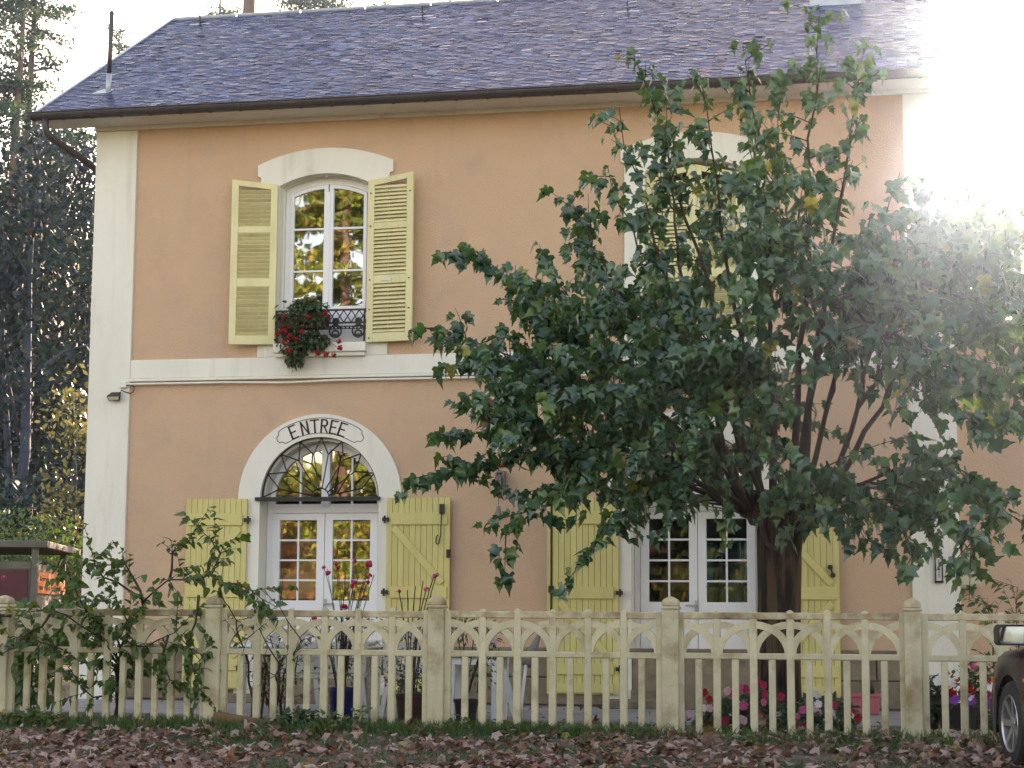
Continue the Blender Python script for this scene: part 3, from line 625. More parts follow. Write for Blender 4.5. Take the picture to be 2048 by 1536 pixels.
# ------------------------------------------------------------------ fittings on the wall
F = thing('floodlight', 'small black floodlight hanging on the white corner pier', 'floodlight', (-9.45, -.04, 3.74))
b = MB(); b.add([(-9.51, -.05, 3.80), (-9.39, -.05, 3.80), (-9.36, -.14, 3.74), (-9.54, -.14, 3.74), (-9.51, -.05, 3.70), (-9.39, -.05, 3.70), (-9.38, -.11, 3.685), (-9.52, -.11, 3.685)],
   [(0, 1, 2, 3), (4, 7, 6, 5), (0, 3, 7, 4), (1, 5, 6, 2), (0, 4, 5, 1), (3, 2, 6, 7)]); b.box(-9.47, -9.43, -.05, -.034, 3.72, 3.79)
b.build('housing', 'trimblack', F, bevel=.004)
b = MB(); b.add([(-9.525, -.1375, 3.733), (-9.375, -.1375, 3.733), (-9.39, -.1155, 3.692), (-9.51, -.1155, 3.692)], [(0, 1, 2, 3)]); b.build('lamp_glass', 'boxcream', F)
b = MB(); b.tube([(-9.38, -.07, 3.79), (-9.37, -.08, 3.82), (-9.33, -.06, 3.80), (-9.26, -.05, 3.78), (-9.22, -.05, 3.80), (-9.21, -.05, 3.85), (-9.25, -.05, 3.89), (-9.31, -.06, 3.88)], .006, 6); b.build('cable', 'iron', F)
j = MB().box(-9.39, -9.31, -.085, -.036, 3.85, 3.93).build('junction_box', 'white', None, bevel=.006); tag(j, 'small white junction box above the floodlight', 'junction box')
F = thing('meter_box', 'cream enamelled meter box on the side wing wall', 'meter box', (.88, .2, 1.42))
b = MB(); b.box(.80, 1.02, .18, .345, 1.42, 1.75); b.box(.795, 1.03, .17, .345, 1.40, 1.415); b.build('case', 'boxcream', F, bevel=.006)
b = MB(); b.box(.82, 1.00, .172, .179, 1.44, 1.73); b.lathe((.93, .172, 1.68), [(.028, 0), (.028, -.003)], 16, 'y'); b.build('door', 'boxcream', F, bevel=.004)
b = MB(); b.box(.832, .846, .16, .171, 1.545, 1.575); b.build('lock', 'iron', F)
F = thing('wall_thermometer', 'dark framed lantern-shaped thermometer on the right white pier', 'thermometer', (.53, -.04, 1.6))
tx, tz = .56, 1.6
b = MB(); b.box(tx - .045, tx - .03, -.07, -.037, tz - .13, tz + .13); b.box(tx + .03, tx + .045, -.07, -.037, tz - .13, tz + .13)
b.slab([[(tx - .055, tz + .13), (tx + .055, tz + .13), (tx + .03, tz + .165), (tx - .03, tz + .165)]], -.075, -.037); b.box(tx - .05, tx + .05, -.072, -.037, tz - .155, tz - .13); b.lathe((tx, -.055, tz + .165), [(.014, 0), (.02, .01), (.005, .03)], 8)
b.build('frame', 'iron', F, bevel=.003)
MB().box(tx - .029, tx + .029, -.055, -.04, tz - .129, tz + .129).build('scale_plate', 'pvc', F)
b = MB(); b.box(tx - .004, tx + .004, -.06, -.0555, tz - .10, tz + .11); b.lathe((tx, -.056, tz - .0), [(.012, 0), (.012, -.004)], 10, 'y'); b.build('tube', 'iron', F)
# pulley and bell
F = thing('door_bell', 'grey wooden pulley with a small bell hanging on its cord', 'bell', (-4.52, -.05, 2.63))
b = MB(); b.lathe((-4.52 + .0, -.11, 2.62), [(.03, -.028), (.085, -.03), (.095, -.02), (.07, 0), (.095, .02), (.085, .03), (.03, .028)], 24, 'x'); 
b.build('pulley', 'greywood', F, smooth=True)
b = MB()
for s in (-1, 1): b.slab([[(s * .045 - 4.52 - .009, 2.50), (s * .045 - 4.52 + .009, 2.50), (s * .045 - 4.52 + .012, 2.74), (s * .045 - 4.52 - .012, 2.74)]], -.15, -.03)
b.box(-4.57, -4.47, -.12, -.01, 2.735, 2.765); b.build('bracket', 'greywood', F, bevel=.006)
b = MB(); b.tube([(-4.52, -.19, 2.60), (-4.52, -.19, 2.345)], .005, 6)
for k in range(8): b.lathe((-4.52, -.19, 2.36 + k * .028), [(.004, 0), (.009, .007), (.004, .014)], 6)
b.build('chain', 'greywood', F)
b = MB(); b.lathe((-4.52, -.19, 2.20), [(.056, 0), (.05, .01), (.042, .05), (.03, .09), (.024, .125), (.008, .14)], 18); b.build('bell', 'greywood', F, smooth=True)
b = MB(); b.tube([(-4.52, -.19, 2.21), (-4.52, -.19, 2.13)], [.004, .008], 6); b.build('clapper', 'iron', F)
# ladybird and butterfly wall ornament
F = thing('wall_ornament', 'bright orange and red butterfly ornament on the wall over the bell', 'wall ornament', (-4.5, -.02, 2.86))
b = MB(); b.slab([[(-4.47, 2.90), (-4.40, 2.99), (-4.37, 2.97), (-4.42, 2.89)]], -.03, -.02); b.slab([[(-4.50, 2.89), (-4.44, 2.93), (-4.46, 2.88)]], -.03, -.02); b.build('wing', 'orange', F)
for dx, dz in ((-.12, .0), (-.05, -.02), (.02, -.01), (.09, .01)):
    q = MB(); q.lathe((-4.48 + dx, -.02, 2.86 + dz), [(.034, 0), (.03, -.012), (.014, -.022)], 12, 'y'); q.build('ladybird', 'red' if dx > -.1 else 'iron', F, smooth=True)

# ------------------------------------------------------------------ side wing
wing = thing('side_wing', 'lower set-back mauve side wing to the right of the main house', 'side wing', (.8, .35, 0))
b = MB(); b.box(.801, 7.5, .35, 7, -.1, 4.45); b.build('wall', 'render', wing)
b = MB(); b.add([(.80, .05, 4.40), (7.8, .05, 4.40), (7.8, 7.3, 5.6), (.80, 7.3, 5.6), (.80, .05, 4.47), (7.8, .05, 4.47), (7.8, 7.3, 5.67), (.80, 7.3, 5.67)], [(0, 1, 2, 3), (7, 6, 5, 4), (0, 4, 5, 1), (1, 5, 6, 2), (2, 6, 7, 3), (3, 7, 4, 0)]); b.build('roof', 'slate', wing)
b = MB(); b.tube([(.82, -.02, 4.40), (7.8, -.02, 4.40)], .05, 10); b.build('gutter', 'zinc', wing)
# ------------------------------------------------------------------ the cast concrete fence
FY = -6.2
fence = thing('concrete_fence', 'cream cast concrete fence with interlaced arches and pickets, stained brown along the top', 'fence', (-3.8, FY, 0))
PX = [-9.81, -7.80, -5.81, -3.80, -1.795, .185, 2.19]
pm_ = MB().box(-.07, .07, -.075, .075, -.1, 1.10).box(-.078, .078, -.083, .083, 1.103, 1.13).mesh('post', None, False, 'fence')
cm_ = MB(); cm_.lathe((0, 0, 1.131), [(.098, 0), (.098, .04), (.082, .056), (.045, .072), (.008, .080)], 4); cm_.v = [tuple(Matrix.Rotation(R(45), 3, 'Z') @ Vector(v)) for v in cm_.v]
cpm = cm_.mesh('post_cap', None, False, 'fencetop')
def bevelled(o, w, s=1): m = o.modifiers.new('bevel', 'BEVEL'); m.width = w; m.segments = s; m.limit_method = 'ANGLE'; return o
for x in PX:
    p = bevelled(inst('post', pm_, fence), .012, 2); p.location = (x + 3.8, 0, random.uniform(-.008, .008)); p.rotation_euler.y = random.uniform(-.004, .004)
    bevelled(inst('post_cap', cpm, p), .008)
BAY = .303; W = 6 * BAY
tall = MB(); tall.slab([[(-.031, .08), (.031, .08), (.031, 1.088), (0, 1.110), (-.031, 1.088)]], -.026, .026); tall = tall.mesh('picket', None, False, 'fence')
short = MB().box(-.028, .028, -.022, .022, .085, .70).mesh('picket', None, False, 'fence')
stile = MB().box(-.029, .029, -.03, .03, .07, 1.09).mesh('stile', None, False, 'fence')
trail = MB().box(0, W, -.0275, .0275, 1.028, 1.087).mesh('top_rail', None, False, 'fencetop')
mrail = MB().box(0, W, -.024, .023, .70, .752).mesh('middle_rail', None, False, 'fence')
brail = MB().box(0, W, -.035, .035, .035, .085).mesh('bottom_rail', None, False, 'fence')
def arch_mesh(a0, a1):
    o = arc(0, .74, BAY + .016, .276, a0, a1, 14) + arc(0, .74, BAY - .045, .217, a1, a0, 14); return MB().slab([o], -.0205, .0215).mesh('arch', None, False, 'fence')
af, al, ar_ = arch_mesh(0, 180), arch_mesh(90, 180), arch_mesh(0, 90)
for i in range(len(PX) - 1):
    x0 = (PX[i] + PX[i + 1]) / 2 - W / 2 + 3.8; tl = random.uniform(-.006, .006); pan = []
    for me_, z in ((trail, 0), (mrail, 0), (brail, 0)): q = inst(me_.name.split('.')[0], me_, fence); q.location = (x0, 0, z); pan.append(q)
    for k in range(7):
        q = inst('stile' if k in (0, 6) else 'picket', stile if k in (0, 6) else tall, fence); q.location = (x0 + k * BAY, 0, 0)
        if 0 < k < 6: q.location.z = random.uniform(-.006, .006); q.location.y = random.uniform(-.003, .001)
        pan.append(q)
        a = inst('arch', ar_ if k == 0 else al if k == 6 else af, fence); a.location = (x0 + k * BAY, random.choice((-.0012, .0012)) * (1 + k % 3) , 0); pan.append(a)
        if k < 6: q = inst('picket', short, fence); q.location = (x0 + (k + .5) * BAY, random.uniform(-.002, .002), 0); pan.append(q)
    for q in pan: q.rotation_euler.y = tl * .3
    for q in pan: bevelled(q, .007) if not q.name.startswith('arch') else None

# ------------------------------------------------------------------ the mulberry in the yard
TY = -4.2
base = at(1558, 1452, TY); H = at(1562, 1035, TY)
tree = thing('mulberry_tree', 'pollarded mulberry tree with big lobed green leaves and a thick dark trunk behind the fence', 'tree', (base.x, TY, -.05))
tp = [(base.x - .02, TY, -.15), (base.x - .01, TY, .1), (base.x, TY, .6), (base.x + .02, TY, 1.2), (H.x - .02, TY, 1.65), (H.x, TY, 1.9), (H.x, TY, 2.08), (H.x, TY, 2.2)]
tb = MB(); n = 36; rr = [.29, .225, .20, .195, .205, .215, .24, .15]
t_ = MB(); t_.tube(tp, rr, n); rs = random.Random(11)
ph = [rs.uniform(0, 6.28) for _ in range(6)]
nv = []
for i, v in enumerate(t_.v):
    ring = i // n; c_ = Vector(tp[ring]); a = math.atan2(v[1] - c_.y, v[0] - c_.x)
    k = 1 + .05 * math.sin(3 * a + ph[0]) + .04 * math.sin(7 * a + ph[1] + ring * .3) + (.10 * math.sin(5 * a + ph[2]) if ring > 4 else 0) + .02 * math.sin(13 * a + ring)
    nv.append((c_.x + (v[0] - c_.x) * k, c_.y + (v[1] - c_.y) * k, v[2]))
t_.v = nv; trunk = t_.build('trunk', 'bark', tree, smooth=True)
dm = trunk.modifiers.new('sub', 'SUBSURF'); dm.levels = 1; dm.render_levels = 2
# knuckles of the pollarded head
kn = MB()
for k in range(22):
    a = rs.uniform(0, 6.28); r0 = rs.uniform(.10, .42); c_ = Vector((H.x + math.cos(a) * r0 * 1.15, TY + math.sin(a) * r0, 2.02 + rs.uniform(-.08, .16)))
    rad = rs.uniform(.05, .10); kn.tube([(H.x + math.cos(a) * .05, TY + math.sin(a) * .05, 1.85), tuple(c_ * .5 + Vector((H.x, TY, 1.95)) * .5), tuple(c_), tuple(c_ + Vector((math.cos(a), math.sin(a), .6)) * rad * .6)], [.12, rad * 1.1, rad, rad * .35], 9)
kn.build('knuckles', 'bark', tree, smooth=True)
b = MB(); lpx = [(-.02, 2.1), (-.16, 2.02), (-.17, 1.85), (-.13, 1.72), (-.05, 1.66), (.03, 1.70), (.08, 1.82), (.08, 1.95)]
b.tube([(H.x + x + .02, TY - .36, z) for x, z in lpx], [.022, .025, .024, .022, .022, .022, .018, .012], 8); b.build('aerial_root', 'twig', tree, smooth=True)

tips = [(838, 955, -4.9, .34), (872, 655, -4.7, .3), (938, 498, -4.3, .36), (1140, 398, -3.9, .38), (1215, 332, -4.6, .38), (1238, 215, -4.9, .45), (1262, 100, -4.5, .62), (1400, 150, -4.1, .55),
 (1485, 85, -4.7, .62), (1640, 12, -4.3, .6), (1728, 95, -4.1, .72), (1700, 330, -3.2, .4), (1800, 345, -5.0, .4), (1900, 370, -4.2, .36), (2000, 360, -4.6, .34), (2100, 420, -4.2, .3), (2160, 560, -4.6, .3),
 (2170, 760, -4.2, .3), (2130, 930, -4.8, .3), (878, 870, -5.3, .3), (1008, 1070, -5.5, .4), (1195, 1095, -5.6, .4), (985, 745, -3.2, .3), (1735, 1085, -5.3, .45), (1835, 1115, -5.5, .45), (1975, 1110, -5.7, .4),
 (1360, 560, -5.9, .35), (1500, 330, -5.3, .4), (1100, 690, -5.8, .3), (1300, 740, -6.1, .3), (1500, 610, -6.1, .35), (1650, 520, -6.0, .38), (1250, 930, -5.9, .35), (1400, 880, -6.2, .4), (1900, 640, -5.9, .35),
 (1960, 860, -6.0, .35), (1740, 520, -5.1, .45), (1100, 850, -2.4, .3), (1290, 600, -2.2, .3), (1800, 480, -2.4, .4), (1960, 650, -2.3, .35), (1420, 420, -2.6, .38), (1600, 420, -5.6, .45), (950, 800, -5.6, .28),
 (1050, 560, -5.1, .34), (1180, 500, -3.2, .36), (1330, 330, -4.4, .45), (1880, 1000, -3.6, .4), (2060, 1050, -5.0, .38), (1500, 230, -3.7, .55), (2060, 690, -3.2, .3), (1560, 740, -2.0, .35), (1360, 1020, -5.2, .5),
 (1020, 880, -6.1, .3), (1150, 790, -6.2, .3), (1330, 860, -2.3, .35), (1180, 600, -5.6, .35), (1440, 700, -5.9, .4), (2010, 500, -5.7, .35), (1850, 540, -5.5, .4), (1480, 480, -5.7, .4), (1950, 380, -5.2, .3), (2040, 400, -5.0, .3), (1880, 440, -5.8, .3), (2000, 560, -5.5, .3), (2060, 600, -5.0, .3), (1930, 560, -4.0, .3), (1840, 420, -3.5, .35), (2100, 700, -5.5, .3), (1990, 760, -5.2, .3), (2050, 860, -5.6, .3), (1900, 800, -5.0, .4), (2040, 480, -3.4, .3), (1940, 470, -5.0, .3), (1550, 300, -5.0, .45), (1640, 420, -5.6, .4), (1740, 430, -5.3, .4), (1480, 560, -5.8, .4), (1450, 1005, -5.6, .4), (1640, 1035, -5.6, .4), (1560, 950, -5.8, .45), (1700, 990, -5.4, .4), (1330, 180, -4.6, .6), (1560, 170, -4.3, .6), (920, 730, -4.2, .3), (1900, 480, -4.8, .36), (1960, 1010, -5.4, .35)]
r5 = random.Random(64)
for k in range(34):
    px, py, Y = r5.uniform(960, 2060), r5.uniform(430, 1010), r5.uniform(-6.2, -2.6)
    if (px < 1150 and py < 560) or (1620 < px < 1860 and 660 < py < 930): continue
    tips.append((px, py, Y, .35))
rt = random.Random(21); limbs = []; LV = []; tw = MB()
def leaf_at(p, d, size, k=None):
    out = Vector((d.x, d.y, 0)); out = out.normalized() if out.length > .01 else Vector((1, 0, 0))
    dr = (out * rt.uniform(.1, 1.1) + Vector((rt.gauss(0, .55), rt.gauss(0, .55), -rt.uniform(.1, 1.7)))).normalized()
    up = (Vector((rt.gauss(0, .5), rt.gauss(0, .5) - .1, 1))).normalized()
    LV.append((p, frame(dr, up, rt.gauss(0, .75)), size, rt.randrange(4)))
def shoot(pts, radii, leafy0, step, smin, smax):
    tot = 0; L = [0]
    for a, b_ in zip(pts, pts[1:]): tot += (b_ - a).length; L.append(tot)
    s = leafy0 * tot; side = 1
    while s < tot:
        i = max(k for k in range(len(L)) if L[k] <= s); i = min(i, len(pts) - 2)
        t = (s - L[i]) / max(1e-6, L[i + 1] - L[i]); p = pts[i].lerp(pts[i + 1], t); d = (pts[i + 1] - pts[i]).normalized()
        sd_v = d.cross(Vector((0, 0, 1))); sd_v = sd_v.normalized() if sd_v.length > .05 else Vector((1, 0, 0))
        dd = (sd_v * side * rt.uniform(.4, 1) + d * .5 + Vector((0, 0, rt.uniform(-.3, .4)))).normalized()
        pet = rt.uniform(.03, .09); q = p + dd * pet
        leaf_at(q, dd + d * .4, rt.uniform(smin, smax)); side = -side; s += step * rt.uniform(.6, 1.5)
for k, (px, py, Y, l0) in enumerate(tips):
    T = at(px, py, Y); a = rt.uniform(0, 6.28)
    dirx = (T - H); start = H + Vector((max(-.38, min(.38, dirx.x * .2)), max(-.3, min(.3, dirx.y * .25)), .06))
    par = None
    if k > 14 and py <= 1040:
        cand = sorted(limbs, key=lambda q: (q[0] - T).length)[:1]
        if cand and (cand[0][0] - T).length < 1.6: par = cand[0][1]; start = par[rt.choice((4, 5, 6))].copy(); l0 = .18
    ln = (T - start).length; low = py > 900
    lift = .15 + .17 * ln if low else .05 + .12 * ln
    c = start.lerp(T, .42) + Vector((rt.gauss(0, .08), rt.gauss(0, .1), lift + (.35 if py > 1000 else 0)))
    if py < 450: c = start.lerp(T, .45) + Vector((rt.gauss(0, .15), rt.gauss(0, .15), rt.uniform(-.1, .15)))
    pts = bez(start, c, T, 12); pts = [p + Vector((rt.gauss(0, .02), rt.gauss(0, .02), rt.gauss(0, .02))) if 0 < i < 12 else p for i, p in enumerate(pts)]
    r0 = (.012 if par is None else .009) + .007 * ln; rad = [max(.004, r0 * (1 - .93 * (i / 12) ** .8)) for i in range(13)]
    limbs.append((T, pts)) if k < 64 else None
    b = MB(); b.tube(pts, rad, 7); b.build('limb', 'twig', tree, smooth=True)
    sparse = py < 380
    if sparse: l0 = max(l0, .35)
    shoot(pts, rad, l0 + .15, .055 if not sparse else .10, .08, .19)
    ns = int(ln * (4.9 if not sparse else 3.4)) + 1
    for q in range(ns):
        t = l0 + (1 - l0) * (q + rt.random()) / ns; i = min(11, int(t * 12)); p = pts[i].lerp(pts[i + 1], t * 12 - i); d = (pts[i + 1] - pts[i]).normalized()
        dv = (d * .6 + Vector((rt.gauss(0, .8), rt.gauss(0, .7), rt.gauss(.05, .28)))).normalized(); sl2 = rt.uniform(.3, .9) * (1.1 - .5 * t) * (.75 if sparse else 1)
        e_ = p + dv * sl2 + Vector((0, 0, -.12 * sl2)); mid = p.lerp(e_, .5) + Vector((0, 0, .08 * sl2)); sp = bez(p, mid, e_, 5)
        if e_.y > -.3: continue
        tw.tube(sp, [.007, .006, .005, .004, .003, .002], 5, False)
        shoot(sp, None, .15, .052 if not sparse else .08, .075, .185)
for k in range(26):                                     # bare twigs round the head
    a = rt.uniform(0, 6.28); p = H + Vector((math.cos(a) * .25, math.sin(a) * .25, .05)); L_ = rt.uniform(.3, .9)
    q = p + Vector((math.cos(a) * L_ * 1.2, math.sin(a) * L_ * .8, rt.uniform(-.05, .4) * L_)); tw.tube(bez(p, p.lerp(q, .5) + Vector((0, 0, rt.uniform(-.05, .15))), q, 6), [.012, .01, .008, .007, .006, .004, .002], 5, False)
tw.build('twigs', 'twig', tree, smooth=True)['kind'] = 'stuff'
LV = [l for l in LV if l[0].y < -.25 and l[0].z > .9]
print('mulberry leaves', len(LV))
LV.sort(key=lambda l: (l[0] - CAM).length / (l[2] * (.7 + .3 * abs((l[1] @ Vector((0, 0, 1))).y))))
lm = [leaves_mesh('leaf', [(Vector((0, 0, 0)), Matrix.Identity(3), 1, k)], LP, 'leaf') for k in range(4)]
vis = [l for l in LV if -4.6 < l[0].x < 1.6]; pick = set(id(l) for l in vis[:300])
for l in vis[:300]:
    m4 = l[1].to_4x4() @ Matrix.Scale(l[2], 4); m4.translation = l[0] - tree.location; inst('leaf', lm[l[3]], tree, m4)
o = link('crown', leaves_mesh('crown', [l for l in LV if id(l) not in pick], LP, 'leaf'), tree); o['kind'] = 'stuff'

# ------------------------------------------------------------------ shrubs and flowers
def bush(name, label, cat, stems, protos, m, smin, smax, step, seed, spread=.35, group=None, twigs=4, singles=0, loc=None):
    global LV
    r = random.Random(seed); lv = []; root = thing(name, label, cat, loc or tuple(stems[0][0]), group); sm = MB()
    def lf(p, d, s):
        dr = (d + Vector((r.gauss(0, .6), r.gauss(0, .6), -r.uniform(.1, 1)))).normalized(); lv.append((p, frame(dr, Vector((r.gauss(0, .5), r.gauss(0, .5) - .3, 1)), r.gauss(0, .4)), s, r.randrange(len(protos))))
    for st in stems:
        pts = [Vector(p) for p in st]; fine = []
        for i in range(len(pts) - 1):
            a, b_ = pts[i], pts[i + 1]; nn = max(2, int((b_ - a).length / .12))
            fine += [a.lerp(b_, k / nn) + Vector((r.gauss(0, .012), r.gauss(0, .012), r.gauss(0, .012))) for k in range(nn)]
        fine.append(pts[-1]); N_ = len(fine); sm.tube(fine, [max(.003, .014 * (1 - .8 * i / N_)) for i in range(N_)], 6)
        for i in range(1, N_):
            if i / N_ < .18: continue
            d = (fine[i] - fine[i - 1]).normalized()
            for q in range(r.randrange(1, twigs)):
                e_ = fine[i] + (d * .4 + Vector((r.gauss(0, .6), r.gauss(0, .6), r.gauss(0, .6)))) * spread * r.uniform(.2, .8); sm.tube([fine[i], fine[i].lerp(e_, .5) + Vector((0, 0, .01)), e_], [.004, .003, .0015], 4, False)
                n_ = max(1, int((e_ - fine[i]).length / step))
                for w_ in range(n_): p = fine[i].lerp(e_, (w_ + .7) / n_); lf(p, (e_ - fine[i]).normalized(), r.uniform(smin, smax))
    sm.build('stem', 'twig', root, smooth=True)
    lv.sort(key=lambda l: l[0].y - l[2]); 
    ms = [leaves_mesh('leaf', [(Vector((0, 0, 0)), Matrix.Identity(3), 1, k)], protos, m) for k in range(len(protos))]
    for l in lv[:singles]: m4 = l[1].to_4x4() @ Matrix.Scale(l[2], 4); m4.translation = l[0] - root.location; inst('leaf', ms[l[3]], root, m4)
    if lv[singles:]: o = link('foliage', leaves_mesh('foliage', lv[singles:], protos, m), root); o['kind'] = 'stuff'
    return root
A = lambda px, py, Y=-6.35: at(px, py, Y)
g0 = (A(235, 1440, -6.0).x, -6.0, .02)
st = [[g0, A(236, 1320, -6.0), A(180, 1260), A(110, 1222), (A(0, 1222))], [g0, A(236, 1330, -6.0), A(160, 1200, -6.4), A(130, 1120, -6.5)], [g0, A(238, 1300, -6.0), A(290, 1200), A(340, 1160), A(420, 1150), A(500, 1180), A(555, 1215)],
      [A(288, 1210), A(270, 1160), A(250, 1130), A(190, 1130)], [A(340, 1165), A(345, 1110), A(375, 1085)], [A(290, 1200), A(210, 1150, -6.4), A(188, 1120, -6.4)], [g0, A(240, 1310, -6.05), A(290, 1290), A(350, 1270), A(400, 1320)],
      [g0, A(230, 1300, -6.05), A(180, 1330), A(60, 1270), A(30, 1320)], [g0, A(236, 1380, -6.0), A(190, 1400, -6.3), A(160, 1370)], [A(420, 1150), A(440, 1110), A(425, 1085)], [A(400, 1190), A(380, 1300), A(400, 1380)], [A(236, 1320, -6.1), A(250, 1240, -6.5), A(230, 1190, -6.5)],
      [A(340, 1270), A(320, 1330), A(340, 1360)], [A(100, 1230), A(60, 1270), A(0, 1310)], [A(20, 1230), A(-60, 1220), A(-120, 1260)]]
bush('garden_shrub', 'leafy straggling shrub arching over the left end of the fence', 'shrub', st, RP + [leaf_proto('lobed', .3, .3, 1)], 'shrubleaf', .05, .10, .045, 31, .37, twigs=5, singles=220)
st = [[(A(510, 1440, -5.9).x, -5.9, .03), A(500, 1330, -6.0), A(470, 1240, -6.3), A(440, 1190, -6.3)], [(A(520, 1440, -5.9).x, -5.9, .03), A(530, 1300, -6), A(505, 1200, -6.3)], [(A(560, 1440, -5.9).x, -5.9, .03), A(570, 1350, -6.1), A(600, 1280, -6.3), A(560, 1215, -6.3)], [(A(540, 1440, -5.9).x, -5.9, .03), A(560, 1330, -6.3), A(520, 1260, -6.35), A(470, 1290, -6.3)]]
bush('bare_climber', 'nearly leafless brown climber clinging to the fence beside the second post', 'climber', st, RP, 'shrubleaf', .03, .05, .16, 33, .34, twigs=4)
# dark leafless shrub behind the fence below the entrance
st = []
rq = random.Random(4)
for k in range(11):
    x = rq.uniform(500, 640); st.append([(at(x, 1430, -5.2).x, -5.2 + rq.uniform(-.2, .2), 0), at(x + rq.uniform(-30, 30), 1340, -5.2), at(x + rq.uniform(-50, 50), rq.uniform(1240, 1290), -5.1)])
bush('twiggy_bush', 'dark twiggy bush behind the fence under the entrance door', 'bush', st, RP, 'darkleaf', .03, .055, .08, 35, .32, twigs=4)

def flower_mesh(name, m, kind):
    b = MB(); r = random.Random(len(name) + len(m))
    if kind == 'flat':
        for k in range(5):
            a = k * 2 * math.pi / 5; u = Vector((math.cos(a), 0, math.sin(a))); v = Vector((-math.sin(a), 0, math.cos(a)))
            b.add([Vector((0, -.05, 0)), u * .55 + v * .5 + Vector((0, -.2 - .03 * k, 0)), u * 1.0 + v * .36 + Vector((0, -.12, 0)), u * 1.0 - v * .36 + Vector((0, -.12, 0)), u * .55 - v * .5 + Vector((0, -.2 + .02 * k, 0))], [(0, 1, 2), (0, 2, 3), (0, 3, 4)])
    else:
        for k in range(26):
            d = Vector((r.gauss(0, 1), r.gauss(0, 1), r.gauss(0, 1))).normalized(); c = d * r.uniform(.35, .8); u = d.orthogonal().normalized(); w = d.cross(u); s = r.uniform(.25, .45)
            b.add([c + u * s, c + w * s + d * .12, c - u * s, c - w * s + d * .12], [(0, 1, 2, 3)])
    return b.mesh('flower', None, False, m)
FM = {}
def flower(parent, p, size, m, kind='flat', rnd=random):
    if (m, kind) not in FM: FM[(m, kind)] = flower_mesh('f' + kind, m, kind)
    o = inst('flower', FM[(m, kind)], parent); o.location = Vector(p) - wl(parent); o.scale = (size,) * 3; o.rotation_euler = (rnd.uniform(-.5, .3), rnd.uniform(0, 6), rnd.uniform(-.6, .6)); return o
def clump(parent, centers, n, m, smin, smax, seed, protos=SP, name='foliage'):
    r = random.Random(seed); lst = []
    for k in range(n):
        c, rd = r.choice(centers); d = Vector((r.gauss(0, 1), r.gauss(0, 1), r.gauss(0, 1))).normalized() * r.random() ** .4
        p = Vector(c) + Vector((d.x * rd[0], d.y * rd[1], d.z * rd[2])); dr = (d + Vector((0, 0, -.2)) + Vector((r.gauss(0, .4), r.gauss(0, .4), r.gauss(0, .4)))).normalized()
        lst.append((p, frame(dr, Vector((r.gauss(0, .3), -.3, 1)), r.gauss(0, .4)), r.uniform(smin, smax), r.randrange(len(protos))))
    o = link(name, leaves_mesh(name, lst, protos, m), parent); o['kind'] = 'stuff'; return o
# geraniums in the upper window
G = thing('geranium_planter', 'trailing red geraniums in a planter hung on the upstairs window railing', 'planter', (CW - .2, -.13, 4.5))
b = MB(); b.add([(CW - .50, -.07, 4.70), (CW + .12, -.07, 4.70), (CW + .12, -.26, 4.70), (CW - .50, -.26, 4.70), (CW - .48, -.09, 4.52), (CW + .10, -.09, 4.52), (CW + .10, -.23, 4.52), (CW - .48, -.23, 4.52)], [(0, 1, 5, 4), (1, 2, 6, 5), (2, 3, 7, 6), (3, 0, 4, 7), (4, 5, 6, 7), (3, 2, 1, 0)]); b.build('trough', 'terra', G)
ctr = [((CW - .25, -.2, 4.72), (.34, .16, .15)), ((CW - .05, -.22, 4.66), (.22, .14, .17)), ((CW - .2, -.27, 4.50), (.30, .13, .17)), ((CW - .3, -.25, 4.32), (.2, .1, .15)), ((CW - .12, -.22, 4.78), (.25, .12, .08)), ((CW - .28, -.22, 4.17), (.13, .07, .12)), ((CW - .02, -.2, 4.36), (.16, .08, .10))]
clump(G, ctr, 1250, 'darkleaf', .03, .07, 41, RP)
r_ = random.Random(3); tr = MB()
for px, py in ((568, 632), (650, 628), (615, 634), (568, 658), (572, 662), (580, 674), (590, 678), (578, 702), (668, 710), (652, 708), (637, 706), (678, 682), (681, 696), (556, 668), (570, 686), (604, 665)):
    p = at(px, py, -.36); flower(G, p, r_.uniform(.034, .056), 'red', 'ball', r_)
for px, py in ((590, 730), (610, 728), (575, 722), (600, 738), (650, 715), (680, 700), (665, 690), (560, 640), (585, 745)):
    p = at(px, py, -.33); tr.tube(bez(Vector((CW - .2, -.24, 4.5)), (Vector((CW - .2, -.26, 4.5)) + p) / 2 + Vector((0, -.06, .1)), p, 8), .003, 5)
tr.build('stem', 'twig', G)
# rose in the blue pot
def pot(root, c, r0, r1, h, m, rim=True, n=28):
    b = MB(); pr = [(r1 * .96, 0), (r1, .02), (r0 * .97, h * .9), (r0 * (1.06 if rim else 1), h * .905), (r0 * (1.06 if rim else 1), h), (r0 * .9, h), (r0 * .88, h * .86)]
    b.lathe(c, pr, n); o = b.build('pot', m, root, smooth=False); MB().lathe((c[0], c[1], c[2] + h * .84), [(0.001, 0), (r0 * .9, .001)], n, cap=False).build('earth', 'soil', root); return o
def potrow(label, px, Y, w, ytop, pm, name='potted_rose', cat='potted plant'):
    c = at(px, 1430, Y); z0 = 0 if Y > -2.95 else -.03 + min(1, max(0, (-3.2 - Y)) / 2.5) * .09; r0 = w / 2 / FPX * 22 * (Y + 22) / 22 * .98; top = at(px, ytop, Y).z
    root = thing(name, label, cat, (c.x, Y, z0)); pot(root, (c.x, Y, z0), r0, r0 * .78, top - z0, pm); return root, c.x, Y, top
root, x, y, top = potrow('tall thin rose with red blooms in a blue glazed pot', 683, -4.9, 56, 1374, 'bluepot')
r_ = random.Random(8); sm = MB()
